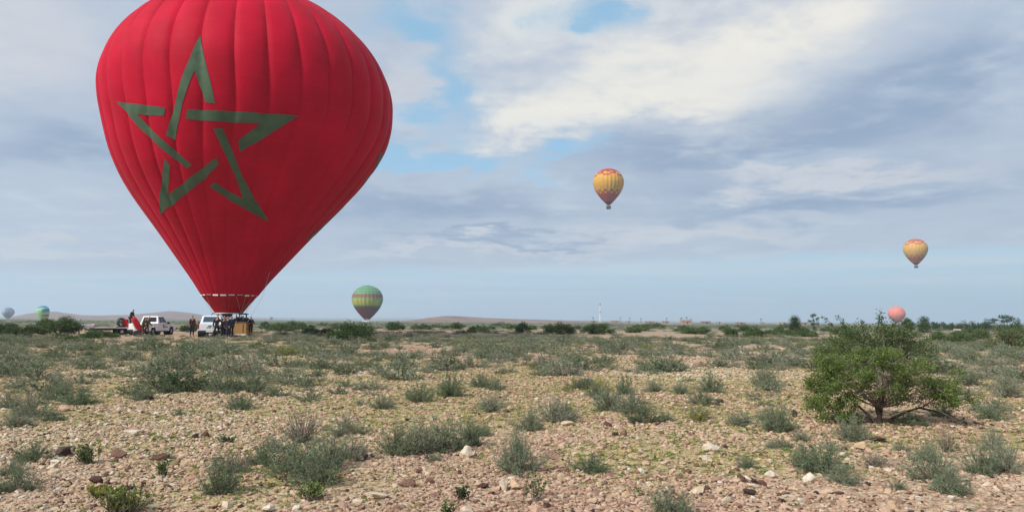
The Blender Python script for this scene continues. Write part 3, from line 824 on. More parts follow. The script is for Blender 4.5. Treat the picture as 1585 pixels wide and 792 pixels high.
leafy_plant(127, 722, 40, 28, .12, 34, 'small dense dark green plant right of the dark grey flat boulder')
leafy_plant(180, 796, 84, 36, .62, 60, 'yellow-green leafy plant at the bottom left edge of the picture')
leafy_plant(150, 776, 46, 18, .85, 26, 'low yellowish plant just left behind the yellow-green leafy plant')
leafy_plant(248, 741, 30, 22, .25, 16, 'small green plant left of the pale rounded stone')
leafy_plant(826, 769, 44, 38, .35, 12, 'upright green leafy plant with orange foot in the gravel near centre', .42)
leafy_plant(715, 768, 26, 21, .05, 16, 'small dark green plant left of the dark purple stone')
leafy_plant(693, 795, 28, 24, .4, 12, 'green plant cut by the bottom edge near centre')
leafy_plant(480, 772, 64, 24, .55, 34, 'spreading green plant below the foreground grey shrubs')
leafy_plant(347, 684, 22, 11, .05, 10, 'tiny dark plant left of the dry pale shrub')
leafy_plant(1085, 651, 26, 14, 1.0, 16, 'orange-yellow withering plant in front of a grey shrub right of centre')
leafy_plant(880, 604, 50, 10, .8, 18, 'yellow-green low plant beside the yellow shrub at centre')


# ------------------------------------------------------------------ bushes and trees
def leaves_at(mb, centers, radii, n, ll, lw, seed, shell=.5):
    r_ = np.random.default_rng(seed); centers = np.asarray(centers, float); radii = np.asarray(radii, float)
    vol = radii.prod(1) ** (.72); idx = r_.choice(len(centers), n, p=vol / vol.sum())
    u = r_.normal(0, 1, (n, 3)); u /= np.linalg.norm(u, axis=1)[:, None]; rr = r_.uniform(0, 1, n) ** shell
    rr = rr * (1 + .18 * r_.normal(0, 1, n))
    p = centers[idx] + u * rr[:, None] * radii[idx]
    dv = u * .5 + r_.normal(0, .8, (n, 3)) + np.array([0, 0, .15]); dv /= np.linalg.norm(dv, axis=1)[:, None]
    s1 = np.cross(dv, r_.normal(0, 1, (n, 3))); s1 /= np.linalg.norm(s1, axis=1)[:, None]
    l = (ll * r_.uniform(.55, 1.3, n))[:, None]; wd = lw * l / ll
    fold = np.cross(s1, dv) * wd * .3
    VV = np.concatenate([p, p + dv * l * .5 - s1 * wd + fold, p + dv * l, p + dv * l * .5 + s1 * wd + fold], 0); i_ = np.arange(n)
    keep_ = p[:, 2] > .02
    mb.arr(VV, np.stack([i_, i_ + n, i_ + 2 * n, i_ + 3 * n], -1)[keep_]); return p


def limbs(mb, base, targets, r0, seed, sub=2):
    r_ = random.Random(seed)
    for t in targets:
        b0 = Vector(base) + Vector((r_.uniform(-.3, .3) * r0, r_.uniform(-.3, .3) * r0, 0)); t = Vector(t); L = (t - b0).length; P = [b0]
        for k in range(1, 5):
            f_ = k / 4; q = b0.lerp(t, f_) + Vector((r_.gauss(0, .05), r_.gauss(0, .05), r_.gauss(0, .04) + .06 * math.sin(f_ * 3.14))) * L * (0 if k == 4 else 1); P.append(q)
        mb.tube(P, [r0, r0 * .75, r0 * .55, r0 * .35, r0 * .14], 6)
        for j in range(sub):
            k = r_.randint(1, 3); p0 = P[k]; dv = Vector((r_.gauss(0, 1), r_.gauss(0, 1), r_.gauss(.4, .6))).normalized()
            p2 = p0 + dv * L * r_.uniform(.2, .42); pm = p0.lerp(p2, .5) + Vector((0, 0, .03 * L)); mb.tube([p0, pm, p2], [r0 * .38, r0 * .24, r0 * .08], 4)


def bush(px, d_, wpx, hpx, tone, label, cat='bush', n=2600, leaf=.09, seed=0, group=None, name='bush', mat_='bush', clumps=None, droop=0.0):
    x, y = at_dist(px, d_); mpp = d_ / F; wd, hg = wpx * mpp, hpx * mpp * (1.32 if clumps is None else 1.02); r_ = random.Random(seed * 31 + int(px))
    e = empty(name, (x, y, gzf(x, y)), 0, label, cat, group)
    cs, rs = [], []
    if clumps is None:
        k = 13
        for i in range(k):
            a = r_.uniform(0, 6.28); q = r_.random() ** .5; cx_, cy_ = math.cos(a) * q * .41 * wd, math.sin(a) * q * .34 * wd
            top = hg * (1 - .62 * q * q) * r_.uniform(.72, 1.0); rr = (wd * r_.uniform(.11, .19), wd * r_.uniform(.11, .18), top * r_.uniform(.26, .40))
            cs.append((cx_, cy_, max(top - rr[2], rr[2] * .5))); rs.append(rr)
            if i % 2: cs.append((cx_ * 1.2, cy_ * 1.2, hg * .18)); rs.append((wd * .13, wd * .13, hg * .2))
    else:
        for cx_, cz_, rx_, rz_ in clumps: cs.append((cx_ * wd, r_.uniform(-.18, .18) * wd, cz_ * hg)); rs.append((rx_ * wd, rx_ * wd * .9, rz_ * hg))
    fo, st = MB(), MB(); leaves_at(fo, cs, rs, n, leaf, leaf * .26, seed + int(px), .45)
    limbs(st, (0, 0, -.05), cs[::2], max(.02, wd * .012), seed + 5)
    f_ = fo.build('foliage', M[mat_], e); f_['tone'] = tone; st.build('branches', M['bark'], e)
    return e


bush(90, 70, 78, 25, .35, 'big dark green bush in front of the half-filled green balloon at far left', n=9000, leaf=.14, seed=1)
bush(40, 58, 66, 19, .25, 'dark green bush left of the biggest bush at far left', n=6500, leaf=.12, seed=2)
bush(10, 66, 50, 16, .15, 'dark bush at the left edge under the grey balloon', n=4500, leaf=.13, seed=3)
bush(100, 46, 70, 12, .45, 'low olive bush in front of the biggest bush at far left', n=5200, leaf=.09, seed=4)
bush(155, 56, 54, 12, .35, 'low green bush in front of the trailer tail', n=4600, leaf=.10, seed=5)
bush(300, 88, 44, 13, .25, 'dark green bush between the two white pickups', n=3400, leaf=.15, seed=6)
bush(430, 92, 56, 12, .45, 'green bush right of the wicker basket', n=4000, leaf=.15, seed=7)
bush(550, 51, 78, 31, .2, 'dense dark green bush under the striped green balloon', n=12000, leaf=.095, seed=8)
bush(494, 78, 48, 11, .35, 'green bush left of the dense bush under the striped balloon', n=5200, leaf=.13, seed=9)
bush(455, 105, 44, 8, .3, 'far green bush between the basket and the striped balloon', n=1600, leaf=.16, seed=10)
ROWB = [(610, 110, 34, 12, .2), (652, 120, 30, 8, .5), (705, 130, 34, 8, .3), (746, 98, 30, 12, .35), (809, 92, 27, 14, .1), (868, 84, 54, 16, .55), (925, 86, 54, 15, .3), (985, 100, 40, 10, .6),
        (1080, 92, 52, 11, .4), (1060, 120, 40, 8, .5), (1131, 74, 21, 13, .3), (1167, 72, 36, 15, .2), (1152, 110, 24, 9, .4), (1205, 84, 60, 10, .35), (1247, 76, 42, 10, .3), (1300, 96, 40, 10, .4),
        (1452, 60, 44, 14, .4), (1484, 58, 40, 15, .35), (1520, 62, 46, 18, .45), (1555, 46, 82, 30, .7), (1604, 42, 60, 32, .5), (1500, 90, 50, 12, .25), (1575, 95, 60, 16, .2)]
NTH = ORD
for i, (px, d_, wp, hp, t) in enumerate(ROWB):
    t = min(1, t * .8 + .25); c = 'dark green' if t < .46 else 'green' if t < .6 else 'olive'  # tone raised: distance haze put into the leaf colour, paler and more olive
    bush(px, d_, wp, hp, t, f'{c} bush, {NTH[i]} from the striped balloon going right in the bush line', n=2800 if wp < 50 else 5200, leaf=.0015 * d_ + .02, seed=40 + i)

# a broken line of small far bushes
r4 = random.Random(12)
for i, px in enumerate(sorted(r4.uniform(400, 1290) for _ in range(34))):
    bush(px, r4.uniform(95, 230), r4.uniform(10, 34), r4.uniform(4, 8), r4.uniform(.2, .9), f'small distant bush, {NTH[i]} from the left in the thin far line', n=700, leaf=.30, seed=200 + i, group='thin far line of small bushes')

# far trees
bush(1229, 108, 21, 27, .1, 'round dense dark tree left of the open-crowned tree', 'tree', 2600, .16, 60, None, 'tree', clumps=[(-.1, .62, .32, .3), (.18, .6, .3, .3), (0, .8, .28, .2), (-.22, .42, .22, .22), (.25, .38, .2, .24), (0, .35, .3, .25), (-.25, .2, .18, .18)])
bush(1260, 150, 19, 25, .1, 'thin open-crowned tree with gaps right of the round dense tree', 'tree', 900, .22, 61, None, 'tree', clumps=[(-.2, .85, .16, .09), (.1, .92, .18, .08), (.28, .7, .15, .1), (-.28, .55, .16, .1), (.05, .6, .12, .1), (.3, .42, .13, .08), (-.1, .38, .2, .08), (0, .12, .2, .12)])
bush(1406, 120, 22, 22, .3, 'small tree right of the pink balloon, left of the taller one', 'tree', 1800, .18, 62, None, 'tree', clumps=[(-.2, .6, .25, .25), (.2, .5, .25, .25), (0, .8, .25, .18), (0, .3, .35, .25)])
bush(1430, 115, 26, 26, .25, 'taller dark tree right of the pink balloon', 'tree', 2400, .18, 63, None, 'tree', clumps=[(.05, .75, .3, .22), (.2, .5, .25, .25), (-.25, .45, .22, .2), (0, .35, .35, .25), (-.1, .15, .35, .15)])
bush(1552, 130, 44, 28, .05, 'flat-topped dark acacia-like tree on the skyline at right', 'tree', 2600, .2, 64, None, 'tree', clumps=[(0, .85, .2, .1), (.16, .78, .2, .09), (-.22, .68, .18, .08), (.3, .66, .16, .07), (-.35, .55, .14, .08), (.1, .6, .16, .1), (0, .25, .45, .2)])
for i, (px, wp, hp) in enumerate([(1447, 16, 10), (1460, 18, 9), (1475, 18, 9), (1490, 18, 10), (1505, 17, 9), (1519, 15, 9), (1528, 12, 13), (1576, 24, 12)]):
    bush(px, 190 + 4 * (i % 3), wp + 3, hp + 3, .1, f'dark tree in the far grove at right, {NTH[i]} from the left', 'tree', 800, .3, 70 + i, 'trees of the far grove', 'tree')


# the green tree on the right
def green_tree():
    bx_, by_ = at_base(1366, 657); d_ = by_; mpp = d_ / F; P0 = Vector((bx_, by_ + .1, gzf(bx_, by_)))
    e = empty('tree', P0, 0, 'bright green spreading thorn tree with gnarled dark trunk at the right', 'tree')
    r_ = random.Random(5)
    cl = [(-95, 82, 24, 18), (-78, 96, 26, 18), (-100, 62, 16, 16), (-60, 84, 26, 20), (-72, 64, 22, 16), (-40, 100, 26, 15), (-10, 106, 26, 13), (22, 106, 28, 14), (50, 98, 28, 15), (72, 88, 20, 13),
          (-30, 78, 24, 16), (5, 82, 26, 16), (35, 74, 24, 18), (62, 68, 24, 20), (88, 58, 26, 20), (108, 52, 26, 18), (78, 40, 24, 15), (104, 36, 24, 13), (128, 46, 18, 12), (142, 42, 12, 8), (146, 58, 8, 7), (92, 50, 26, 18), (116, 42, 20, 14), (70, 56, 22, 16), (132, 38, 14, 9),
          (98, 78, 16, 9), (-70, 36, 24, 20), (-85, 20, 24, 18), (-60, 14, 22, 14), (-92, 40, 18, 16), (-50, 48, 16, 12), (40, 48, 16, 10), (-85, 55, 26, 20), (-68, 48, 24, 18), (-98, 72, 18, 16), (-80, 28, 26, 20), (-62, 24, 22, 18), (-100, 26, 14, 14), (-45, 62, 20, 14), (-22, 56, 18, 12), (8, 58, 20, 12), (28, 52, 18, 12), (-10, 40, 14, 9), (52, 40, 16, 9), (-75, 12, 22, 14), (-52, 10, 18, 11), (-98, 12, 14, 12), (-38, 32, 14, 11), (22, 40, 14, 9), (48, 32, 14, 8), (-20, 114, 14, 8), (-98, 100, 12, 8)]
    cs = []; rs = []
    for cx_, cz_, rx_, rz_ in cl:
        cx_ *= .86 if cx_ < 0 else 1.0
        dy = r_.uniform(-.55, .65) if cz_ > 45 else r_.uniform(-.15, .55)
        cs.append((cx_ * mpp, dy, cz_ * mpp)); rs.append((rx_ * mpp, rx_ * mpp * 1.1, rz_ * mpp))
        if cz_ > 50 and abs(cx_) < 90: cs.append((cx_ * mpp * .9, -dy * .9 + .1, cz_ * mpp * .97)); rs.append((rx_ * mpp, rx_ * mpp, rz_ * mpp * .8))
    # break every clump into little sprays
    sc_, sr_ = [], []
    for c, q in zip(cs, rs):
        for k in range(7):
            u = Vector((r_.gauss(0, 1), r_.gauss(0, 1), r_.gauss(0, 1))).normalized() * r_.uniform(.35, .95)
            sc_.append((c[0] + u.x * q[0], c[1] + u.y * q[1], c[2] + u.z * q[2])); k2 = r_.uniform(.28, .52); sr_.append((q[0] * k2, q[1] * k2, q[2] * k2))
    fo = MB(); leaves_at(fo, sc_, sr_, 38000, .031, .008, 17, .6)
    f_ = fo.build('foliage', M['leaf'], e); f_['tone'] = .55
    tr = MB()
    tr.tube([(0, 0, -.08), (.02, .02, .10), (-.01, .03, .22), (.0, .05, .34)], [.046, .034, .029, .022], 9)
    tr.tube([(-.04, 0, -.05), (-.12, .0, .10), (-.30, -.05, .24), (-.46, -.05, .40)], [.026, .020, .014, .009], 7)
    tr.tube([(.04, 0, .0), (.22, -.03, .10), (.45, .0, .19), (.68, .05, .24), (.86, .05, .36)], [.026, .021, .016, .012, .006], 7)
    tr.tube([(.02, .02, .05), (.06, .03, .25), (.12, .03, .50), (.16, 0, .75)], [.03, .024, .018, .01], 7)
    tr.tube([(.6, .03, .23), (.9, -.1, .17), (1.1, -.15, .07)], [.018, .012, .005], 5)
    tr.build('trunk', M['bark'], e, smooth=True)
    br = MB(); limbs(br, (0, .03, .22), [c for c in cs if c[2] > .30][::2], .010, 8, 4)
    for c in sc_[::2]:
        a = min(cs, key=lambda q: (q[0] - c[0]) ** 2 + (q[1] - c[1]) ** 2 + (q[2] - c[2]) ** 2); br.tube([a, c], [.006, .002], 3)
    for k in range(240):                              # tangle of bare grey twigs inside the crown
        p_ = Vector((r_.gauss(.05, .34), r_.gauss(0, .3), abs(r_.gauss(.55, .22)))); q_ = p_ + Vector((r_.gauss(0, .12), r_.gauss(0, .1), r_.gauss(.08, .12)))
        br.tube([p_, p_.lerp(q_, .5) + Vector((r_.gauss(0, .02), 0, r_.gauss(0, .02))), q_], [.0045, .0035, .0015], 3)
    br.build('branches', M['twig'], e)
    # a second, olive shrub-tree stands behind it
    d2 = 22.0; mp = d2 / F
    e2 = bush(1350, d2, 168, 76, .62, 'olive green tree with long bare shoots behind the bright green tree', 'tree', 17000, .06, 90, None, 'tree',
              clumps=[(-.38, .5, .16, .3), (-.25, .68, .16, .22), (-.1, .78, .16, .18), (.05, .8, .15, .18), (.2, .76, .15, .2), (.33, .62, .15, .24), (.42, .45, .14, .25), (-.3, .35, .2, .28), (0, .5, .25, .3), (.25, .4, .2, .3), (-.12, .25, .3, .2), (.15, .2, .3, .2), (-.45, .3, .12, .2)])
    sh = MB(); lf = MB(); r3 = random.Random(3); lp = []
    for x0, x1, z1 in ((0, 6, 97), (4, 8, 88), (-40, -62, 86), (-60, -82, 84), (28, 44, 84), (36, 52, 80), (-20, -26, 82), (12, 2, 86), (-48, -52, 80), (20, 24, 82)):
        a = Vector((x0 * mp, -.3, 58 * mp)); b_ = Vector((x1 * mp, -.35, z1 * mp)); mdl = a.lerp(b_, .55) + Vector((r3.uniform(-.05, .05), 0, .03)); sh.tube([a, mdl, b_], [.014, .008, .003], 4)
        for k in range(26): lp.append(tuple(a.lerp(b_, r3.uniform(.25, 1)) + Vector((r3.gauss(0, .045), r3.gauss(0, .04), r3.gauss(0, .03)))))
    leaves_at(lf, lp, [(.03, .03, .03)] * len(lp), 900, .055, .013, 4)
    lf.build('shoot_leaves', M['bush'], e2)['tone'] = .35; sh.build('shoots', M['bark'], e2)


green_tree()


# ------------------------------------------------------------------ the big red balloon
BX, BY = -24.967, 66.0
EQ_H, EQ_R, TOP_H, PW = 20.96, 12.44, 30.94, 1.81
_lh = np.array([3.55, 4.83, 6.26, 7.69, 9.12, 10.54, 11.97, 13.4, 14.83, 16.26, 17.69, 19.3, EQ_H]); _lr = np.array([2.38, 3.25, 4.36, 5.47, 6.58, 7.74, 8.9, 9.93, 10.78, 11.47, 11.98, 12.32, EQ_R])
_hs = np.linspace(3.55, TOP_H, 400)
_rs = np.where(_hs < EQ_H, np.interp(_hs, _lh, _lr), EQ_R * np.sqrt(np.clip(1 - np.abs((_hs - EQ_H) / (TOP_H - EQ_H)) ** PW, 0, 1)))
_k = np.ones(21) / 21; _sm = np.convolve(np.pad(_rs, 10, mode='edge'), _k, 'valid'); _rs = np.where((_hs > 5) & (_hs < 28), _sm, _rs)
_cs = np.interp(_hs, [3.55, 6, 9.6, 12, 14.8, 17.7, 20, TOP_H], [0, .22, .53, .78, 1.16, 1.65, 1.5, .98]); _cs = np.convolve(np.pad(_cs, 20, mode='edge'), np.ones(41) / 41, 'valid')
NG = 32; G0 = R(1.5)


def env(theta, h_, off=0.0):
    """point on the envelope: theta 0 faces -Y, positive to +X"""
    r_ = np.interp(h_, _hs, _rs); c_ = np.interp(h_, _hs, _cs)
    u = ((np.asarray(theta) - G0) * NG / (2 * math.pi)) % 1.0
    puff = np.sqrt(np.clip(1 - (2 * u - 1) ** 2, 0, 1)) - .72
    r2 = r_ * (1 + .020 * puff) + off
    return np.stack([c_ + r2 * np.sin(theta), -r2 * np.cos(theta), np.broadcast_to(h_, np.shape(r2))], -1)


bal = empty('hot_air_balloon', (BX, BY, gzf(BX, BY)), 0, 'huge red hot air balloon with a green five-pointed star, standing on the ground at left', 'hot air balloon')
hk = np.unique(np.concatenate([np.linspace(3.55, 26, 44), np.linspace(26, TOP_H - .02, 22)]))
for g in range(NG):
    th = G0 + (g + np.linspace(0.0, 1.0, 11)) * 2 * math.pi / NG; TT, HH = np.meshgrid(th, hk)
    TT = TT.copy(); TT[:, 0] += 1e-5; TT[:, -1] -= 1e-5
    VV = env(TT, HH); ni = len(th)
    m_ = MB(); m_.arr(VV.reshape(-1, 3), np.array([(j * ni + i, j * ni + i + 1, (j + 1) * ni + i + 1, (j + 1) * ni + i) for j in range(len(hk) - 1) for i in range(ni - 1)]))
    m_.build('gore', M['red_nylon'], bal, smooth=True)
# the emblem: its outline as it lies on the cloth (bearing round the axis, height)
STAR = [[(309.4, 54.1), (321.5, 110), (333.2, 160.6), (318.1, 159.2), (309, 133), (301.3, 109.7), (292, 134), (283.3, 161), (277, 189), (270.5, 216.8), (257.5, 209.5), (269, 168), (280, 127), (294, 92)],
        [(181.7, 158.2), (206, 160.8), (240, 165), (256.9, 167.3), (253.8, 180.4), (235, 178.8), (213.4, 177.4), (230, 196), (249.5, 214), (272, 234), (298.4, 256.1), (290.5, 260.7), (270, 246), (248, 228), (220, 201.6), (199, 178)],
        [(290.6, 169.9), (330, 171.5), (372, 173.5), (415, 176.5), (461.9, 179.4), (430, 200), (402, 218), (371.1, 235.7), (368.9, 217.5), (386, 205), (403, 191.4), (370, 190.5), (329, 188), (288.2, 185)],
        [(330.2, 199.3), (345, 199.3), (361, 237), (374, 272), (394, 309), (415.5, 343.6), (394, 332), (360, 313), (324.5, 289.1), (332.5, 282.3), (353, 296), (375.7, 307.3), (364, 273), (347, 236)],
        [(248.4, 332.3), (250, 290), (256.4, 246), (264.3, 257.3), (262.5, 280), (260.5, 302.7), (282, 286), (308, 265), (334.8, 244.8), (339.3, 255), (318, 276), (298.4, 292.5), (272, 315)]]


def env_hit(px, py):
    """bearing and height where the cloth carries that point of the emblem"""
    dv = np.array(ray(px, py)); o_ = np.array([-BX, -BY, CH - gzf(BX, BY)])
    ts = np.linspace(48, 80, 1600); P_ = o_ + dv * ts[:, None]
    c_ = np.interp(P_[:, 2], _hs, _cs); r_ = np.interp(P_[:, 2], _hs, _rs, left=0, right=0)
    inside = np.hypot(P_[:, 0] - c_, P_[:, 1]) < r_ * 1.001
    k = np.argmax(inside); return math.atan2(P_[k, 0] - c_[k], -P_[k, 1]), P_[k, 2]


star_par = [[env_hit(*p) for p in piece] for piece in STAR]


def star_mesh(dth, dh, name):
    m_ = MB()
    for piece in star_par:
        bm = bmesh.new(); vs = [bm.verts.new((t * 12, h_, 0)) for t, h_ in piece]; bm.faces.new(vs)
        bmesh.ops.triangulate(bm, faces=bm.faces[:])
        for it in range(5):
            ed = [e_ for e_ in bm.edges if e_.calc_length() > .42]
            if not ed: break
            bmesh.ops.subdivide_edges(bm, edges=ed, cuts=1, use_grid_fill=False); bmesh.ops.triangulate(bm, faces=bm.faces[:])
        bm.verts.index_update(); P_ = np.array([v.co for v in bm.verts])
        VV = env(P_[:, 0] / 12 + dth, P_[:, 1] + dh, .028)
        m_.arr(VV, np.array([[v.index for v in f_.verts] for f_ in bm.faces])); bm.free()
    o = m_.build(name, M['star_green'], bal, smooth=True); return o


star_mesh(0, 0, 'star_emblem')
star_mesh(R(127), -1.4, 'star_emblem')
# crown ring, mouth flaps, skirt
GZB = 0.0
m_ = MB(); tops = [env(np.array([G0 + k * 2 * math.pi / 64]), TOP_H - .02, .03)[0] for k in range(64)]
m_.add([(p[0], p[1], p[2] + .02) for p in tops] + [(.98, 0, TOP_H + .05)], [(k, (k + 1) % 64, 64) for k in range(64)]); m_.build('crown_panel', M['red_nylon'], bal, smooth=True)
for k in range(22):
    a0, a1 = 2 * math.pi * (k + .14) / 22, 2 * math.pi * (k + .86) / 22
    m_ = MB(); q = [(2.40, 3.56), (2.37, 3.44 + .04 * (k % 3))]
    VV = [(r_ * math.sin(a), -r_ * math.cos(a), z_) for r_, z_ in q for a in (a0, (a0 + a1) / 2, a1)]
    m_.add(VV, [(0, 1, 4, 3), (1, 2, 5, 4)]); m_.build('vent_flap', M['flap'], bal)
m_ = MB(); prof = []
for i in range(9):
    t = i / 8; prof.append((2.30 - (2.30 - 1.14) * t - .04 * math.sin(t * 3.14), 3.50 - (3.50 - 1.98) * t))
V_ = []
for j, (r_, z_) in enumerate(prof):
    for k in range(128):
        a = 2 * math.pi * k / 128; rr = r_ * (1 + .018 * math.cos(32 * a)); V_.append((rr * math.sin(a), -rr * math.cos(a), z_ + (.03 * math.cos(32 * a) if j == 8 else 0)))
m_.add(V_, [(j * 128 + k, j * 128 + (k + 1) % 128, (j + 1) * 128 + (k + 1) % 128, (j + 1) * 128 + k) for j in range(8) for k in range(128)])
m_.build('skirt', M['skirt'], bal, smooth=True)
m_ = MB(); ringp = [(1.15 * math.sin(2 * math.pi * k / 40), -1.15 * math.cos(2 * math.pi * k / 40), 1.97) for k in range(41)]
m_.tube(ringp, .03, 6); m_.build('skirt_hem', M['flap'], bal)
# basket: wicker box with compartments, padded rim, skids, burner frame
bl, bw, bh = 3.75, 1.7, 1.02
m_ = MB()
for c, dm in (((0, -bw / 2, .12 + bh / 2), (bl, .09, bh)), ((0, bw / 2, .12 + bh / 2), (bl, .09, bh)), ((-bl / 2 + .04, 0, .12 + bh / 2), (.09, bw - .1, bh)), ((bl / 2 - .04, 0, .12 + bh / 2), (.09, bw - .1, bh)),
              ((-.6, 0, .12 + bh / 2), (.07, bw - .1, bh - .04)), ((.6, 0, .12 + bh / 2), (.07, bw - .1, bh - .04)), ((0, 0, .15), (bl - .1, bw - .1, .05))): m_.box(c, dm)
bk = m_.build('basket', M['wicker'], bal, bevel=.02)
m_ = MB(); m_.tube([(-bl / 2, -bw / 2, 1.16), (bl / 2, -bw / 2, 1.16), (bl / 2, bw / 2, 1.16), (-bl / 2, bw / 2, 1.16), (-bl / 2, -bw / 2, 1.16)], .07, 8); m_.build('padded_rim', M['leather'], bk)
m_ = MB()
for yy in (-.72, .72): m_.box((0, yy, .05), (bl + .2, .12, .10))
m_.box((0, -bw / 2 - .05, .11), (bl + .04, .05, .12)); m_.build('base_skid', M['white'], bk, bevel=.01)
for xx in (-.6, 1.62):
    m_ = MB(); m_.box((xx, -bw / 2 - .052, .66), (.07, .02, .8)); m_.build('leather_strap', M['leather'], bk)
m_ = MB(); m_.box((bl / 2 + .012, -.2, .62), (.02, 1.1, .10)); m_.box((bl / 2 + .012, .1, .9), (.02, .9, .08)); m_.build('rope_handle', M['leather'], bk)
for xx in (-1.55, -.55, .55, 1.55):
    for yy in (-.7, .7):
        m_ = MB(); m_.tube([(xx, yy, 1.1), (xx * .8, yy * .8, 1.95)], .03, 6); m_.build('upright', M['dark_metal'], bal)
m_ = MB(); m_.tube([(-1.25, -.56, 1.95), (1.25, -.56, 1.95), (1.25, .56, 1.95), (-1.25, .56, 1.95), (-1.25, -.56, 1.95)], .035, 6); m_.build('burner_frame', M['dark_metal'], bal)
for xx, yy in ((-.35, -.2), (.05, -.2), (-.35, .25), (.05, .25)):
    m_ = MB(); m_.lathe([(.10, 1.62), (.13, 1.66), (.13, 1.72), (.17, 1.78), (.19, 2.02), (.17, 2.05)], 14, c=(xx, yy, 0), cap=True); m_.build('burner', M['dark_metal'], bal, smooth=False)
m_ = MB(); m_.lathe([(.0, 1.86), (.36, 1.87), (.46, 1.91), (.30, 1.96), (.0, 1.99)], 16, c=(1.42, -.25, 0)); m_.build('heat_shield', M['black_plastic'], bal)
for k in range(16):
    a = 2 * math.pi * (k + .5) / 16; x0, y0 = 2.3 * math.sin(a), -2.3 * math.cos(a); sx = 1 if x0 > 0 else -1
    m_ = MB(); m_.tube([(x0, y0, 3.5), (sx * (1.25 if abs(x0) > 1 else .6), -.56 if y0 < 0 else .56, 1.97)], .008, 4); m_.build('flying_wire', M['rope'], bal)
m_ = MB(); e0 = env(np.array([R(72)]), 5.6)[0]; m_.tube([tuple(e0), (3.2, -.9, 3.4), (bl / 2 + .1, -.9, 1.2)], .012, 4); m_.build('crown_line', M['rope'], bal)
m_ = MB(); m_.tube([(.15, -1.0, 1.2), (.05, -1.15, .6), (-.1, -1.2, .08)], [.05, .06, .09], 6); m_.build('tie_rope', M['rope'], bal)


# ------------------------------------------------------------------ balloons in the distance
def far_balloon(px, ytop, ybot_env, wpx, d_, label, matf, mats, basket_y=None, tilt=(0, 0), wide=.40):
    r0 = ray(px, ybot_env); zb = CH + r0.z * d_ / r0.y; x = r0.x * d_ / r0.y; mpp = d_ / F
    Rm = wpx * mpp / 2 * math.cos(math.atan((px - W / 2) / F)); r1 = ray(px, ytop); ht = CH + r1.z * d_ / r1.y - zb
    e = empty('hot_air_balloon', (x, d_, zb), 0, label, 'hot air balloon'); e.rotation_euler = (tilt[0], tilt[1], 0)
    ring = 40; seg = 96; m_ = MB(); he = ht * (1 - wide); prof = []
    for i in range(ring + 1):
        t = i / ring; h_ = ht * t
        if h_ < he:
            s_ = h_ / he; r_ = Rm * (.10 + .90 * (1.55 * s_ - .55 * s_ ** 2.6) ** .96) if s_ > 0 else Rm * .10
            r_ = min(r_, Rm)
        else: r_ = Rm * math.sqrt(max(0, 1 - ((h_ - he) / (ht - he)) ** 2.05))
        prof.append((r_, h_))
    V_ = []
    for r_, h_ in prof:
        for k in range(seg):
            a = 2 * math.pi * k / seg; rr = r_ * (1 + .02 * math.cos(a * 24)); V_.append((rr * math.sin(a), -rr * math.cos(a), h_))
    m_.add(V_, [])
    for j in range(ring):
        for k in range(seg):
            m_.f.append((j * seg + k, j * seg + (k + 1) % seg, (j + 1) * seg + (k + 1) % seg, (j + 1) * seg + k)); m_.mi.append(matf(k, j / ring))
    m_.build('envelope', mats, e, smooth=True)
    if basket_y:
        r2 = ray(px, basket_y[0]); zt = CH + r2.z * d_ / r2.y - zb; r3 = ray(px, basket_y[1]); z0 = CH + r3.z * d_ / r3.y - zb; bw_ = Rm * .13
        m_ = MB(); m_.box((0, 0, (zt + z0) / 2), (bw_ * 2.1, bw_ * 1.4, zt - z0), taper=(1.08, 1.08)); bk_ = m_.build('basket', M['leather'], e, bevel=.1)
        m_ = MB(); m_.tube([(-bw_, -bw_ * .7, zt), (bw_, -bw_ * .7, zt), (bw_, bw_ * .7, zt), (-bw_, bw_ * .7, zt), (-bw_, -bw_ * .7, zt)], .08, 6); m_.build('padded_rim', M['black_plastic'], bk_)
        m_ = MB()
        for sx in (-1, 1):
            for sy in (-1, 1): m_.tube([(sx * bw_, sy * bw_ * .7, zt), (sx * Rm * .09, sy * Rm * .09, .1)], .06, 4)
        m_.build('flying_wires', M['dark_metal'], e)
        m_ = MB()
        for sx in (-.4, .4): m_.lathe([(.2, zt * .55), (.3, zt * .4), (.3, zt * .25)], 10, c=(sx, 0, 0), cap=True)
        m_.build('burner', M['dark_metal'], e)
    return e


def yellow_pat(k, t):
    g = k // 4; h2 = g % 2
    if t < .06: return 2
    if t < .27: return 1
    if t < .32: return 1 if h2 else 0
    if t < .37: return 0 if h2 else 1
    if t < .74: return 0
    if t < .79: return 1 if (g // 2) % 2 else 0
    if t < .83: return 0 if (g // 2) % 2 else 1
    if t < .87: return 1 if h2 else 0
    return 1


far_balloon(942, 261, 317, 48, 600, 'yellow hot air balloon with red checked bands, the higher of the two yellow ones', yellow_pat, [N_yel, N_red, N_dark], (319, 323.5))
far_balloon(1418, 369.5, 410, 39, 740, 'smaller pale yellow balloon with red bands flying low at the right', yellow_pat, [N_yel2, N_cor, N_dark], (411.5, 414.5))


def green_pat(k, t):
    if t < .36: return 2
    if t < .41: return 1
    if t < .60: return 0 if k % 8 == 0 or k % 96 in range(18, 40) and (k // 2) % 2 else 3
    if t < .645: return 0
    if t < .74: return 2 if False else 4
    if t < .78: return 0
    if t < .82: return 1
    if t < .86: return 0
    if t < .90: return 1
    if t < .95: return 0
    return 1


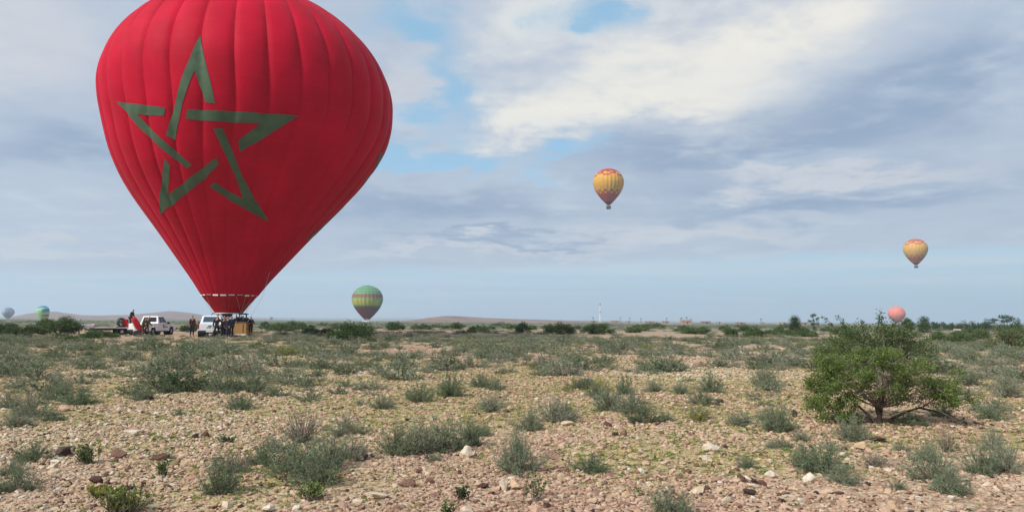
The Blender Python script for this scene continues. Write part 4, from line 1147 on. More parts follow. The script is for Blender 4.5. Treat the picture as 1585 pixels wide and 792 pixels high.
far_balloon(568, 441.5, 495.5, 48, 560, 'green striped balloon with brown bands hovering just above the plain', green_pat, [N_lg, N_dg, N_dark, N_ol, N_br], None)
far_balloon(1388.5, 474, 500.5, 27.5, 900, 'small plain pink balloon behind the green tree at right', lambda k, t: 1 if t < .2 else 0, [N_pk, N_cor], None, wide=.46)
far_balloon(12, 475.5, 493, 20, 1150, 'tiny grey-blue balloon at the left edge above the bushes', lambda k, t: 1 if (k // 12) % 2 and .3 < t < .8 else 0, [N_gb, N_gb2], None, wide=.46)


def sag_pat(k, t):
    if t > .86: return 1
    if .62 < t < .78 and 6 < k % 96 < 62: return 1
    if .38 < t < .46 and 4 < k < 50: return 2
    if .25 < t < .34 and 0 < k < 30: return 3
    if t < .2: return 4
    return 0


far_balloon(69, 472.5, 501, 21, 420, 'half-filled lime green balloon with blue patches leaning beside the hill at left', sag_pat, [N_lime, N_sky, N_red, N_yel, N_white], None, tilt=(R(4), R(-9)), wide=.30)


# ------------------------------------------------------------------ vehicles
def pickup(px, d_, heading, label, logo):
    x, y = at_dist(px, d_)
    e = empty('pickup_truck', (x, y, gzf(x, y) - .02), heading, label, 'pickup truck')
    wb, wf, ra = 1.55, 1.74, .43

    def side(y0, y1, pts, mb):
        n = len(pts); V_ = [(p[0], y0, p[1]) for p in pts] + [(p[0], y1, p[1]) for p in pts]
        tri = tessellate_polygon([[Vector((p[0], p[1], 0)) for p in pts]])
        Fa = [tuple(t) for t in tri] + [tuple(n + q for q in reversed(t)) for t in tri] + [(i, n + i, n + (i + 1) % n, (i + 1) % n) for i in range(n)]
        mb.add(V_, Fa)

    def arch(cx_, n=9): return [(cx_ + ra * math.cos(math.pi * k / n), .42 + ra * math.sin(math.pi * k / n)) for k in range(n + 1)]
    front = [(-.62, .42)] + [(.9, .42)] + arch(wf)[::-1] + [(2.44, .45), (2.50, .60), (2.48, .92), (2.34, 1.02), (1.20, 1.12), (-.62, 1.10)]
    rear = [(-2.58, .50), (-2.50, .42)] + arch(-wb)[::-1] + [(-.62, .42), (-.62, 1.10), (-2.62, 1.10)]
    mb = MB(); side(-.90, .90, front, mb)
    side(-.91, -.80, rear, mb); side(.80, .91, rear, mb)
    mb.box((-1.60, 0, .72), (1.95, 1.58, .06)); body = mb.build('body', M['white_paint'], e, bevel=.03)
    m_ = MB(); m_.box((-2.60, 0, .80), (.07, 1.62, .58)); tg = m_.build('tailgate', M['white_paint'], e, bevel=.02)
    m_ = MB(); m_.box((-2.645, 0, .93), (.02, .26, .07)); m_.build('handle', M['black_plastic'], tg)
    # cab
    cb = MB(); b0 = [(-.66, .86, 1.10), (1.25, .86, 1.12)]; t0 = [(-.42, .68, 1.76), (.55, .68, 1.78)]
    P = [(-.66, -.86, 1.09), (1.25, -.86, 1.11), (1.25, .86, 1.11), (-.66, .86, 1.09), (-.45, -.69, 1.76), (.50, -.69, 1.78), (.50, .69, 1.78), (-.45, .69, 1.76)]
    cb.add(P, [(4, 5, 6, 7), (0, 1, 5, 4), (1, 2, 6, 5), (2, 3, 7, 6), (3, 0, 4, 7)]); cb.build('cab', M['white_paint'], e, bevel=.05)

    def pane(name, quad, mat_, off):
        q = [Vector(p) for p in quad]; nrm = (q[1] - q[0]).cross(q[3] - q[0]).normalized(); m_ = MB()
        m_.add([p + nrm * off for p in q] + [p - nrm * .02 for p in q], [(0, 1, 2, 3), (7, 6, 5, 4), (0, 4, 5, 1), (1, 5, 6, 2), (2, 6, 7, 3), (3, 7, 4, 0)]); return m_.build(name, mat_, e)

    def lerp3(a, b_, t): return tuple(a[i] + (b_[i] - a[i]) * t for i in range(3))

    def facequad(a, b_, c, d2, u0, u1, v0, v1):
        f_ = lambda u, v: lerp3(lerp3(a, b_, u), lerp3(d2, c, u), v)
        return [f_(u0, v0), f_(u1, v0), f_(u1, v1), f_(u0, v1)]
    pane('rear_window', facequad(P[3], P[0], P[4], P[7], .10, .90, .22, .86), M['glass_blue'] if not logo else M['glass'], .012)
    pane('windscreen', facequad(P[1], P[2], P[6], P[5], .07, .93, .08, .9), M['glass'], .012)
    for A, B, C_, D in ((P[0], P[1], P[5], P[4]), (P[2], P[3], P[7], P[6])):
        u = ((.13, .45), (.49, .83)) if A is P[0] else ((.17, .51), (.55, .87))
        for u0, u1 in u: pane('side_window', facequad(A, B, C_, D, u0, u1, .12, .86), M['glass'], .012)
    for sy in (-1, 1):
        m_ = MB(); m_.box((-2.60, sy * .86, .90), (.10, .13, .40)); m_.build('tail_light', M['lamp_red'], e, bevel=.015)
        m_ = MB(); m_.box((2.43, sy * .70, .84), (.12, .34, .16)); m_.build('headlight', M['lamp_clear'], e, bevel=.02)
        m_ = MB(); m_.box((.95, sy * 1.0, 1.14), (.16, .22, .18)); m_.build('wing_mirror', M['black_plastic'], e, bevel=.03)
        for xx in (.05, 1.02):
            m_ = MB(); m_.box((xx - .32, sy * .912, .98), (.16, .025, .035)); m_.build('door_handle', M['black_plastic'], e)
        for xx in (-.60, .42, 1.30):
            m_ = MB(); m_.box((xx, sy * .903, .80), (.012, .012, .52)); m_.build('door_gap', M['black_plastic'], e)
        m_ = MB(); m_.box((.1, sy * .92, .40), (2.1, .10, .07)); m_.build('side_step', M['black_plastic'], e, bevel=.01)
        for xx in (-wb, wf):
            ty = MB(); ty.lathe([(.21, -.10), (.33, -.125), (.375, -.10), (.385, 0), (.375, .10), (.33, .125), (.21, .10)], 22, axis='y', c=(0, 0, 0)); t_ = ty.build('wheel', M['rubber'], e, smooth=True)
            t_.location = (xx, sy * .80, .39)
            rm = MB(); rm.lathe([(.215, -.09), (.20, -.06), (.06, -.085), (.0, -.09)], 22, axis='y'); rm.lathe([(.215, .09), (.20, .06), (.06, .085), (.0, .09)], 22, axis='y')
            for k in range(6):
                a = k * math.pi / 3
                for s3 in (-1, 1): rm.tube([(.05 * math.cos(a), s3 * .095, .05 * math.sin(a)), (.2 * math.cos(a), s3 * .085, .2 * math.sin(a))], .022, 4)
            rm.build('rim', M['steel'], t_)
            m_ = MB(); n = 12   # dark wheel housing
            m_.lathe([(.0, sy * .30), (.40, sy * .30), (.40, sy * .70)], 16, axis='y', c=(xx, 0, .42)); m_.build('wheel_housing', M['black_plastic'], e)
    m_ = MB(); m_.box((-2.68, 0, .47), (.18, 1.72, .20)); m_.build('rear_bumper', M['black_plastic'] , e, bevel=.03)
    m_ = MB(); m_.box((2.54, 0, .52), (.16, 1.74, .24)); m_.build('front_bumper', M['black_plastic'], e, bevel=.03)
    m_ = MB(); m_.box((0, 0, .38), (4.6, 1.0, .10)); m_.build('chassis', M['black_plastic'], e)
    m_ = MB(); m_.box((-2.79, .0, .50), (.02, .52, .12)); m_.build('number_plate', M['plate'], e)
    if logo:
        m_ = MB(); f0 = -.914                    # dark blue lettering on the right-hand doors
        for bx0, bz0, bw2, bh2 in ((.10, .72, .05, .26), (.17, .72, .05, .34), (.24, .72, .05, .22), (.38, .72, .14, .05), (.38, .80, .05, .10), (.56, .72, .05, .14), (.66, .72, .12, .05), (.68, .80, .08, .05), (.84, .72, .05, .14), (.94, .72, .10, .05)):
            m_.box((bx0 + bw2 / 2, f0, bz0 + bh2 / 2), (bw2, .006, bh2))
        m_.build('door_lettering', M['decal'], e)
    else:
        m_ = MB()
        for k in range(5): m_.box((-2.64, -.02 - .075 * k + .25, .80), (.006, .05, .07 + .02 * (k % 2)))
        m_.build('tailgate_lettering', M['decal'], e)
    return e


def head_of(px, turn): return R(90 - (math.degrees(math.atan((px - 792) / F)) + turn))


pickup(237, 69, head_of(241, 28), 'white double-cab pickup with dark lettering on its doors beside the trailer', True)
pickup(328, 62.5, head_of(328, 3), 'white pickup seen from behind next to the balloon basket', False)

# flatbed trailer
tx, ty_ = at_dist(186, 67.5); hd = head_of(186, 74)
tr = empty('flatbed_trailer', (tx, ty_, gzf(tx, ty_)), hd, 'long low flatbed trailer with white edge parked behind the pickup', 'trailer')
m_ = MB(); m_.box((0, 0, .58), (4.4, 1.9, .10)); m_.box((-1.0, 0, .48), (3.6, .12, .12)); m_.build('frame', M['dark_metal'], tr, bevel=.01)
for k in range(9):
    m_ = MB(); m_.box((0, -.84 + k * .21, .66), (4.4, .19, .04)); m_.build('plank', M['steel'], tr)
for yy in (-.98, .98):
    m_ = MB(); m_.box((0, yy, .65), (4.42, .05, .07)); m_.build('side_rail', M['white'], tr)
for yy in (-.85, .85):
    for xx in (-.05, .75):
        ty = MB(); ty.lathe([(.14, -.09), (.27, -.10), (.30, 0), (.27, .10), (.14, .09)], 18, axis='y'); t_ = ty.build('wheel', M['rubber'], tr, smooth=True); t_.location = (xx, yy * .95, .30)
        m_ = MB(); m_.lathe([(.15, -.08), (.0, -.095)], 16, axis='y'); m_.lathe([(.15, .08), (.0, .095)], 16, axis='y'); m_.build('rim', M['steel'], t_)
m_ = MB(); m_.tube([(2.2, .6, .55), (3.1, 0, .50), (2.2, -.6, .55)], .05, 6); m_.tube([(3.0, 0, .5), (3.4, 0, .48)], .05, 6); m_.build('drawbar', M['dark_metal'], tr)
m_ = MB(); m_.box((2.2, 0, .92), (.06, 1.8, .05)); m_.tube([(2.2, -.85, .66), (2.2, -.85, .94)], .03, 5); m_.tube([(2.2, .85, .66), (2.2, .85, .94)], .03, 5); m_.build('front_rail', M['dark_metal'], tr)
hdv = Vector((math.cos(hd), math.sin(hd), 0)); hsd = Vector((-math.sin(hd), math.cos(hd), 0))


def on_trailer(u, v, z=.68): return Vector((tx, ty_, gzf(tx, ty_) + z)) + hdv * u + hsd * v


def cloth_bundle(name, loc, dims, rot, mat_, label, cat, seed, rnd_=.55):
    r_ = random.Random(seed); bm = bmesh.new(); bmesh.ops.create_cube(bm, size=1); bmesh.ops.subdivide_edges(bm, edges=bm.edges[:], cuts=5, use_grid_fill=True)
    for v in bm.verts:
        p = v.co; q = p.length; k = .62 + .38 * min(1, .5 / max(abs(p.x), abs(p.y), abs(p.z), 1e-6)) ; s_ = (.5 / max(q, .5)) ** rnd_
        v.co = Vector((p.x * dims[0] * s_, p.y * dims[1] * s_, p.z * dims[2] * s_)) * (1 + .07 * math.sin(9 * p.x + seed) * math.cos(11 * p.z + 2 * p.y))
        v.co.x += r_.uniform(-.012, .012); v.co.z += r_.uniform(-.012, .012)
    me_ = bpy.data.meshes.new(name); bm.to_mesh(me_); bm.free(); me_.materials.append(mat_); me_.polygons.foreach_set('use_smooth', [True] * len(me_.polygons))
    o = link_mesh(name, me_, None, loc, rot); return tag(o, label, cat)


# black inflation fan in its round cage, red bag, red roll leaning off the trailer end
fl = on_trailer(.0, -.3); fan = empty('fan', fl, head_of(186, 40), 'black round inflation fan standing upright on the trailer', 'fan')
m_ = MB(); m_.lathe([(.36, -.14), (.40, -.12), (.40, .12), (.36, .14)], 22, axis='y', c=(0, 0, .46)); m_.build('cage', M['black_plastic'], fan, smooth=True)
m_ = MB()
for k in range(5):
    a = k * 2 * math.pi / 5; m_.add([(0.04 * math.cos(a + 1.57), -.03, .46 + .04 * math.sin(a + 1.57)), (.34 * math.cos(a), -.05, .46 + .34 * math.sin(a)), (.34 * math.cos(a + .5), .05, .46 + .34 * math.sin(a + .5)), (.05 * math.cos(a + .5), .03, .46 + .05 * math.sin(a + .5))], [(0, 1, 2, 3)])
m_.lathe([(0, -.10), (.08, -.08), (.08, .08), (0, .10)], 12, axis='y', c=(0, 0, .46)); m_.build('blade', M['dark_metal'], fan)
m_ = MB()
for r_ in (.12, .2, .28): m_.tube([(r_ * math.cos(t * .3142), -.15, .46 + r_ * math.sin(t * .3142)) for t in range(21)], .008, 4)
m_.build('grille', M['steel'], fan)
m_ = MB(); m_.box((-.28, 0, .04), (.08, .5, .08)); m_.box((.28, 0, .04), (.08, .5, .08)); m_.build('foot', M['dark_metal'], fan)
cloth_bundle('fabric_bundle', on_trailer(.40, -.25, .68 + .40), (.48, .50, .72), (0, 0, .3), M['red_cloth'], 'bright red fabric bundle on the trailer between fan and standing man', 'bundle', 3)
rz_ = R(-math.degrees(math.atan((212 - 792) / F)))
def at_h(px, d_, z_): x, y = at_dist(px, d_); return Vector((x, y, gzf(x, y) + z_))
cloth_bundle('fabric_roll', at_h(213, 64.6, .93), (.46, .40, 1.42), (0, R(-31), rz_), M['red_cloth'], 'long red fabric roll leaning against the end of the trailer', 'roll', 5, .22)
cloth_bundle('cloth_sheet', at_h(208.5, 64.9, .78), (.14, .30, .62), (0, R(-31), rz_), M['white'], 'white folded sheet under the leaning red roll', 'sheet', 6, .3)
cloth_bundle('kit_bag', at_h(214, 64.0, .22), (.75, .5, .5), (0, 0, .5), M['black_plastic'], 'dark low kit bag on the ground below the leaning red roll', 'bag', 8)

# white low stand left of the trailer
sx_, sy_ = at_dist(133, 72); stt = empty('stand', (sx_, sy_, gzf(sx_, sy_)), head_of(133, 84), 'low white bench-like stand on thin legs beside the left bushes', 'stand')
m_ = MB(); m_.box((0, 0, .72), (1.25, .5, .34)); m_.build('top', M['white'], stt, bevel=.05)
for xx in (-.5, .5):
    for yy in (-.18, .18):
        m_ = MB(); m_.tube([(xx * 1.05, yy, 0), (xx, yy, .6)], .035, 6); m_.build('leg', M['white'], stt)
m_ = MB(); m_.box((.68, 0, .86), (.18, .4, .16)); m_.box((-.70, 0, .80), (.16, .4, .22)); m_.build('end_piece', M['white'], stt, bevel=.03)


# every scattered stone and mid-ground shrub gets a description of its own: colour, the landmark above it, its order
cols = {}
for o in list(COL.objects):
    if o.name.split('.')[0] in ('stone', 'shrub') and o.get('group') and o.type == 'MESH':
        px_ = 792 + o.location.x / o.location.y * F; cols.setdefault((o['group'], mark_of(px_)), []).append(o)
for (grp, mk), lst in cols.items():
    lst.sort(key=lambda o: o.location.y)
    for i, o in enumerate(lst):
        if o.name.startswith('stone'):
            c = grp.split()[1]; o['label'] = f'small {c} stone below {mk}, {nth(i)} {c} one from the bottom'
        else:
            c = grp.split()[0]; o['label'] = f'low {c} mid-ground shrub below {mk}, {nth(i)} {c} one going away'


# ------------------------------------------------------------------ people
def skin_obj(name, verts, edges, radii, mat_, parent, root=0, sub=1):
    me_ = bpy.data.meshes.new(name); bm = bmesh.new(); ly = bm.verts.layers.skin.verify()
    vs = [bm.verts.new(v) for v in verts]
    for a, b_ in edges: bm.edges.new((vs[a], vs[b_]))
    for i, v in enumerate(vs):
        q = radii[i]; v[ly].radius = (q, q) if not isinstance(q, tuple) else q; v[ly].use_root = (i == root)
    bm.to_mesh(me_); bm.free(); me_.materials.append(mat_)
    o = bpy.data.objects.new(name, me_); COL.objects.link(o); o.parent = parent
    sk = o.modifiers.new('skin', 'SKIN'); sk.use_smooth_shade = True
    if sub: ss = o.modifiers.new('subsurf', 'SUBSURF'); ss.levels = sub; ss.render_levels = sub
    return o


CLOTH = {}


def cloth(c):
    if c not in CLOTH: CLOTH[c] = material('cloth', c, .85, .1, vary=.3, vscale=6)
    return CLOTH[c]


def person(loc, heading, label, jacket, trousers, h=1.75, lean=0.0, arms=((.05, .1), (.05, .1)), legs=(.0, .0), bend=0.0, hat=None, shoes=(.03, .03, .03), robe=False, scarf=None):
    """arms: (outward, forward) angle of each upper arm; legs: stride angle of each leg; bend: knee bend"""
    s_ = h / 1.76; e = empty('person', loc, heading, label, 'person'); e.scale = (s_, s_, s_)      # local -Y is the front
    drop = (1 - math.cos(bend * .8)) * .40
    pel = Vector((0, 0, .95 - drop)); rx = Matrix.Rotation(lean, 3, 'X')

    def up_(x, y, z): return pel + rx @ Vector((x, y, z - .95))
    v = [pel, up_(0, .01, 1.14), up_(0, 0, 1.36), up_(0, 0, 1.50), up_(0, -.02, 1.57), up_(0, -.035, 1.645), up_(0, -.02, 1.72)]
    rr = [(.135, .105), (.125, .095), (.155, .105), .055, (.062, .072), (.072, .088), (.058, .068)]
    ed = [(i, i + 1) for i in range(6)]
    v.append(up_(0, -.125, 1.625)); rr.append(.014); ed.append((5, 7))                     # nose
    def addv(p, q, par): v.append(p); rr.append(q); ed.append((par, len(v) - 1)); return len(v) - 1
    jv = {}; 
    for k, sx in enumerate((-1, 1)):
        out, fw = arms[k]; sh = addv(up_(sx * .185, 0, 1.42), .062, 2)
        d1 = rx @ (Matrix.Rotation(-fw, 3, 'X') @ Vector((sx * math.sin(out), 0, -math.cos(out)))); el_ = addv(v[sh] + d1 * .29, .045, sh)
        d2 = (d1 + rx @ Vector((-sx * .12, -.35 - .35 * abs(fw), 0))).normalized(); wr = addv(v[el_] + d2 * .25, .030, el_)
        pa = addv(v[wr] + d2 * .055, (.040, .022), wr); kn = addv(v[pa] + d2 * .04, (.042, .018), pa)
        sd_ = d2.cross(Vector((0, 0, 1)).cross(d2) if abs(d2.z) < .99 else Vector((0, 1, 0))).normalized(); fwd_ = sd_.cross(d2).normalized()
        for f_i, (o_, l_) in enumerate(((-.030, .062), (-.010, .072), (.010, .068), (.030, .052))):
            p1 = v[kn] + fwd_ * o_ + d2 * l_ * .5; p2 = p1 + (d2 + sd_ * .5).normalized() * l_ * .55; a1 = addv(p1, .0095, kn); addv(p2, .008, a1)
        a1 = addv(v[pa] + fwd_ * -.042 + d2 * .01, .011, pa); addv(v[a1] + (d2 - fwd_ * .5).normalized() * .04, .009, a1)
        jv[k] = (sh, el_, wr)
    lg = {}
    for k, sx in enumerate((-1, 1)):
        a = legs[k]; hp = addv(pel + Vector((sx * .09, 0, -.05)), .085, 0)
        kd = Vector((sx * .04, -math.sin(a + bend * .8), -math.cos(a + bend * .8))); kn = addv(v[hp] + kd * .43, .058, hp)
        sd2 = Vector((0, -math.sin(a - bend * .8), -math.cos(a - bend * .8))); an = addv(v[kn] + sd2 * .40, .040, kn); 
        hl = addv(v[an] + Vector((0, -.03, -.055)), .040, an); to = addv(v[hl] + Vector((sx * .02, -.15, -.005)), .034, hl); lg[k] = (hp, kn, an, hl, to)
    low_ = min(v[lg[0][3]].z, v[lg[1][3]].z) - .038
    for i in range(len(v)): v[i] = Vector(v[i]) - Vector((0, 0, low_))
    skin_obj('body', v, ed, rr, M['skin'], e)
    # jacket
    jj = [0, 1, 2]; V2 = [v[i].copy() for i in jj]; R2 = [(.165, .135), (.160, .128), (.175, .125)]; E2 = [(0, 1), (1, 2)]
    V2[0] = V2[0] - rx @ Vector((0, 0, .06)); V2.append(v[3] - (v[3] - v[2]) * .35); R2.append(.085); E2.append((2, 3))
    for k in (0, 1):
        p_ = 2
        for i, q in zip(jv[k], (.082, .064, .050)): V2.append(v[i].copy()); R2.append(q); E2.append((p_, len(V2) - 1)); p_ = len(V2) - 1
    skin_obj('jacket', V2, E2, R2, cloth(jacket), e)
    if robe:
        V3 = [v[0].copy() + Vector((0, 0, .05)), v[0] - Vector((0, 0, .4)), v[0] - Vector((0, 0, .78))]; skin_obj('robe', V3, [(0, 1), (1, 2)], [(.17, .14), (.19, .16), (.21, .18)], cloth(trousers), e)
    else:
        V3 = [v[0].copy()]; R3 = [(.15, .125)]; E3 = []
        for k in (0, 1):
            p_ = 0
            for i, q in zip(lg[k][:3], (.102, .076, .060)): V3.append(v[i].copy()); R3.append(q); E3.append((p_, len(V3) - 1)); p_ = len(V3) - 1
        skin_obj('trousers', V3, E3, R3, cloth(trousers), e)
    for k in (0, 1):
        hl, to = lg[k][3], lg[k][4]; skin_obj('shoe', [v[hl] + Vector((0, .03, 0)), v[to]], [(0, 1)], [.05, .043], cloth(shoes), e)
    hd_, tp = v[5], v[6]; axis = (tp - v[4]).normalized()
    if scarf: skin_obj('headscarf', [v[3].copy(), hd_ + Vector((0, .02, .0)), tp + Vector((0, .015, .0))], [(0, 1), (1, 2)], [.095, .098, .082], cloth(scarf), e)
    elif hat:
        skin_obj('cap', [hd_ + axis * .07 + Vector((0, .0, 0)), tp + axis * .045], [(0, 1)], [.096, .07], cloth(hat), e)
    else: skin_obj('hair', [hd_ + axis * .045 + Vector((0, .035, 0)), tp + axis * .03 + Vector((0, .012, 0))], [(0, 1)], [.090, .072], M['hair'], e)
    m_ = MB()
    for sx in (-1, 1): m_.lathe([(0, -.010), (.008, -.006), (.011, 0), (.008, .006), (0, .010)], 8, axis='y', c=hd_ + rx @ Vector((sx * .030, -.078, .012)))
    m_.build('eyes', M['hair'], e)
    return e


def gnd(px, d_): x, y = at_dist(px, d_); return Vector((x, y, gzf(x, y)))


BLK, NAVY, OLV, BRN = (.014, .014, .017), (.018, .022, .045), (.055, .055, .032), (.075, .05, .032)
face = lambda px, t: R(-math.degrees(math.atan((px - 792) / F)) + t)      # 0 : facing the camera
person(gnd(298, 63), face(298, 160), 'person in a dark red jacket and black trousers standing alone between the pickups', (.055, .012, .016), BLK, 1.72, arms=((.1, .0), (.1, .05)))
person(gnd(336, 57.5), face(336, 150), 'person all in black striding in front of the rear of the pickup by the basket', BLK, BLK, 1.80, lean=.10, arms=((.55, .35), (.25, -.2)), legs=(.34, -.30), hat=(.02, .02, .02))
person(gnd(347, 61), face(347, 30), 'person in a dark olive jacket standing right of the pickup by the basket', (.030, .036, .028), BLK, 1.78, arms=((.15, .3), (.12, .2)))
person(gnd(353, 60), face(353, -20), 'person in a long navy robe and lilac headscarf standing before the basket', NAVY, NAVY, 1.70, robe=True, scarf=(.40, .27, .33), shoes=(.7, .7, .7))
person(gnd(358.5, 60.5), face(358, 170), 'person in a dark blue coat standing nearest the left corner of the visible basket', (.02, .024, .05), BLK, 1.74, scarf=(.30, .20, .26), shoes=(.7, .7, .7))
person(gnd(342.5, 59), face(342, 80), 'person in black with a white bag hand bent low behind the striding one', (.02, .016, .022), BLK, 1.62, lean=.35, bend=.5, arms=((.2, .7), (.2, .5)))
pb = Vector((BX, BY, gzf(BX, BY) + .18))
for px_, dy, hh, jk, sc_, hat_, lab in ((366, -.35, 1.58, (.05, .02, .05), None, None, 'person in a dark purple top in the basket, leftmost of those over the tan wicker'),
                                    (370.5, -.45, 1.72, (.04, .015, .02), None, None, 'person in maroon standing tallest over the left end of the visible wicker'),
                                    (376, -.3, 1.60, (.05, .04, .09), (.25, .2, .3), None, 'person with a pale scarf in the basket beside the dark heat shield'),
                                    (381, .35, 1.66, BLK, None, (.02, .02, .025), 'person in a black cap in the basket under the dark heat shield'),
                                    (388.5, -.2, 1.50, (.045, .015, .02), None, None, 'person at the far right corner of the basket'),
                                    (338, .3, 1.70, (.03, .03, .04), None, None, 'person in the left end of the basket behind the pickup cab')):
    x_, y_ = at_dist(px_, BY + dy); person((x_, y_, pb.z), face(px_, rnd.uniform(-60, 60)), lab, jk, BLK, hh, arms=((.3, .7), (.2, .6)), scarf=sc_, hat=hat_)
p1 = on_trailer(.74, -.45); person(p1, face(202, 60), 'person in dark green clothes standing up on the trailer bed', (.022, .03, .022), (.022, .03, .022), 1.66, lean=.32, arms=((.1, .5), (.1, .4)), legs=(.10, -.12))
person(gnd(221.5, 63), face(221, 60), 'person in a brown and olive jacket stooping at the end of the trailer', OLV, BRN, 1.66, lean=.42, bend=.35, arms=((.2, .8), (.1, .7)), hat=(.02, .022, .02), legs=(.1, -.15))
person(gnd(228, 63.6), face(227, 100), 'person in brown with a red cap leaning against the white pickup tail', BRN, OLV, 1.68, lean=.2, arms=((.2, .5), (.15, .6)), hat=(.30, .02, .025), legs=(.25, -.3))
person(gnd(309.5, 66), face(309, 90), 'person in dark red partly hidden behind the left side of the pickup by the basket', (.10, .02, .025), BLK, 1.55, lean=.3, bend=.35)


# ------------------------------------------------------------------ far village, mast, palms
def house(px, d_, wpx, hpx, depth, mat_, label, tower=False, rows=1):
    x, y = at_dist(px, d_); mpp = d_ / F; wd, hg = wpx * mpp, hpx * mpp
    e = empty('house', (x, y, gzf(x, y) - .3), head_of(px, 90), label, 'house')
    m_ = MB(); m_.box((0, 0, hg / 2), (wd, depth, hg))
    if tower: m_.box((-wd * .42, -.2, hg * .72), (wd * .18, depth * .5, hg * 1.44)); m_.box((wd * .42, -.2, hg * .68), (wd * .18, depth * .5, hg * 1.36))
    b_ = m_.build('wall', mat_, e)
    m_ = MB(); m_.box((0, 0, hg + .12), (wd + .3, depth + .3, .24)); m_.build('roof', M['pale_wall'], e)
    nw = max(2, int(wd / 4)) if wd > 4 else 1
    ow = min(.9, wd * .3)
    for i in range(nw):
        m_ = MB(); m_.box(((i + .5) / nw * wd - wd / 2, -depth / 2, hg * .62), (ow, .12, min(1.1, hg * .3))); m_.build('window', M['hole'], e)
    if wd > 4: m_ = MB(); m_.box((wd * .1, -depth / 2, 1.1), (1.1, .14, 2.2)); m_.build('door', M['hole'], e)
    return e


house(1062, 620, 18, 6.5, 9, M['pink_wall'], 'pink walled house with two little towers in the far village', True)
VIL = [(952, 900, 14, 3.6, 'pink_wall'), (972, 860, 10, 3.2, 'pale_wall'), (1006, 880, 16, 3.6, 'pink_wall'), (1030, 840, 12, 4.2, 'pink_wall'), (1092, 700, 16, 4.4, 'pink_wall'), (1112, 760, 12, 3.4, 'pale_wall'), (1146, 640, 16, 3.6, 'pink_wall'), (1212, 520, 18, 4.6, 'pale_wall'), (1245, 600, 12, 4.0, 'pink_wall'), (1180, 800, 12, 3.2, 'pale_wall'), (918, 950, 10, 3.2, 'pink_wall')]
for i, (px, d_, wp, hp, mt) in enumerate(sorted(VIL)):
    house(px, d_, wp, hp, 9, M[mt], f"low {'pink' if mt == 'pink_wall' else 'pale'} flat-roofed house in the far village, {NTH[i]} from the left")
house(1481, 128, 7, 5.5, 2.5, M['pink_wall'], 'little pink hut in front of the far grove at right')
house(420, 900, 5, 6, 5, M['pale_wall'], 'tiny pale house right of the big balloon basket on the far plain')
for i, (px, d_, hp) in enumerate([(918, 800, 7), (960, 780, 7), (975, 800, 6.5), (992, 760, 6), (1032, 760, 7), (1055, 700, 8), (1063, 690, 8.5), (1178, 720, 7)]):
    x, y = at_dist(px, d_); mpp = d_ / F; hg = hp * mpp + 1.0; r_ = random.Random(i)
    e = empty('palm_tree', (x, y, gzf(x, y) - .3), 0, f'tiny distant palm tree in the village, {NTH[i]} from the left', 'palm tree', 'palm trees of the far village')
    m_ = MB(); m_.tube([(0, 0, 0), (.15, 0, hg * .5), (0, 0, hg)], [.28, .2, .16], 7); m_.build('trunk', M['bark'], e)
    m_ = MB()
    for k in range(22):
        a = r_.uniform(0, 6.28); l = r_.uniform(1.3, 2.0); ev = r_.uniform(-.5, 1.1); dv = Vector((math.cos(a), math.sin(a), 0)); sd_ = Vector((-math.sin(a), math.cos(a), 0)) * .17
        p0 = Vector((0, 0, hg)); p1 = p0 + dv * l * .5 + Vector((0, 0, ev * .6)); p2 = p0 + dv * l + Vector((0, 0, ev * .5 - .6)); m_.add([p0 - sd_ * .3, p0 + sd_ * .3, p1 + sd_, p1 - sd_, p2], [(0, 1, 2, 3), (3, 2, 4)])
    m_.build('crown', M['bush'], e)['tone'] = .2
x, y = at_dist(929, 1050); mpp = 1050 / F; hg = 31 * mpp
ms = empty('radio_mast', (x, y, -.3), .4, 'tall thin pale lattice radio mast on the far plain', 'mast')
m_ = MB(); seg = 14
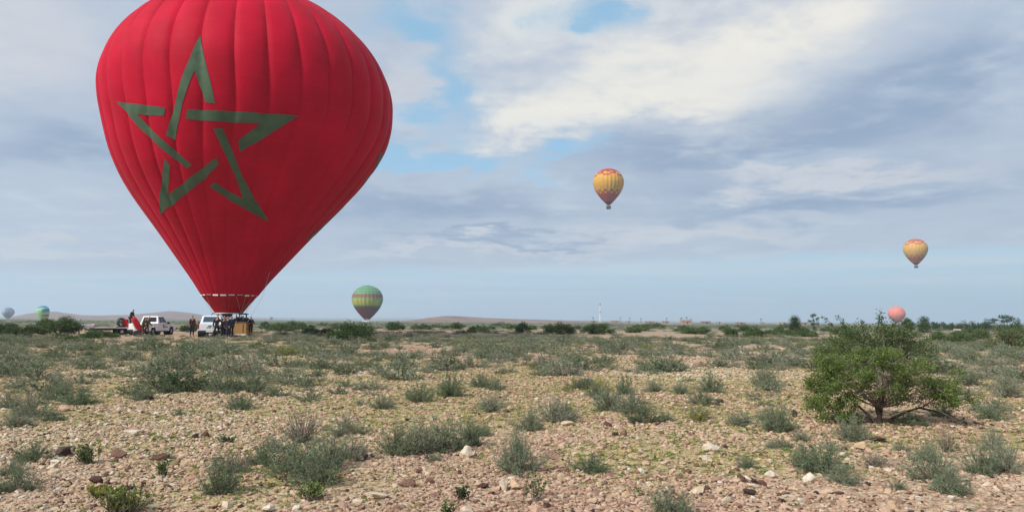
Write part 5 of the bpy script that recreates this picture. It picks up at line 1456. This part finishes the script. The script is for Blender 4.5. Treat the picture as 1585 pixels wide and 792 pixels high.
for k in range(4):
    c0 = Vector(((1, 1, -1, -1)[k], (1, -1, -1, 1)[k], 0)); m_.tube([c0 * .95, c0 * .5 + Vector((0, 0, hg))], .16, 4)
m_.build('leg', M['white'], ms)
m_ = MB()
for i in range(seg):
    for k in range(4):
        c0 = Vector(((1, 1, -1, -1)[k], (1, -1, -1, 1)[k], 0)); c1 = Vector(((1, -1, -1, 1)[k], (-1, -1, 1, 1)[k], 0)); f0 = .95 - .45 * i / seg; f1 = .95 - .45 * (i + 1) / seg
        m_.tube([c0 * f0 + Vector((0, 0, hg * i / seg)), c1 * f1 + Vector((0, 0, hg * (i + 1) / seg))], .09, 3)
m_.build('bracing', M['white'], ms)
for zz in (.93, .55): m_ = MB(); m_.lathe([(.9, -1.3), (1.0, 0), (.9, 1.3)], 10, c=(0, 0, hg * zz), cap=True); m_.build('antenna', M['steel'], ms)
x, y = at_dist(566, 520); vn_ = empty('van', (x, y, gzf(x, y)), R(8), 'tiny white van under the striped green balloon', 'van')
m_ = MB(); m_.box((0, 0, 1.15), (4.2, 1.9, 1.6), taper=(.9, .88)); m_.build('body', M['white_paint'], vn_, bevel=.15)
m_ = MB(); m_.box((0, -.93, 1.55), (3.0, .1, .5)); m_.build('window', M['glass'], vn_)
for xx in (-1.3, 1.3):
    for yy in (-.85, .85):
        m_ = MB(); m_.lathe([(.0, -.1), (.33, -.1), (.35, 0), (.33, .1), (.0, .1)], 14, axis='y', c=(xx, yy, .35)); m_.build('wheel', M['rubber'], vn_)

# ------------------------------------------------------------------ haze: one closed box of even air
hm = bpy.data.materials.new('haze'); hm.use_nodes = True; ht = hm.node_tree; ht.nodes.clear()
vp = ht.nodes.new('ShaderNodeVolumePrincipled'); vp.inputs['Color'].default_value = (.72, .86, 1.0, 1); vp.inputs['Density'].default_value = .00024; vp.inputs['Anisotropy'].default_value = .2
ho = ht.nodes.new('ShaderNodeOutputMaterial'); ht.links.new(vp.outputs[0], ho.inputs['Volume'])
m_ = MB(); m_.box((0, 0, 97.5), (19000, 19000, 203)); hz = m_.build('haze', hm); tag(hz, kind='stuff')
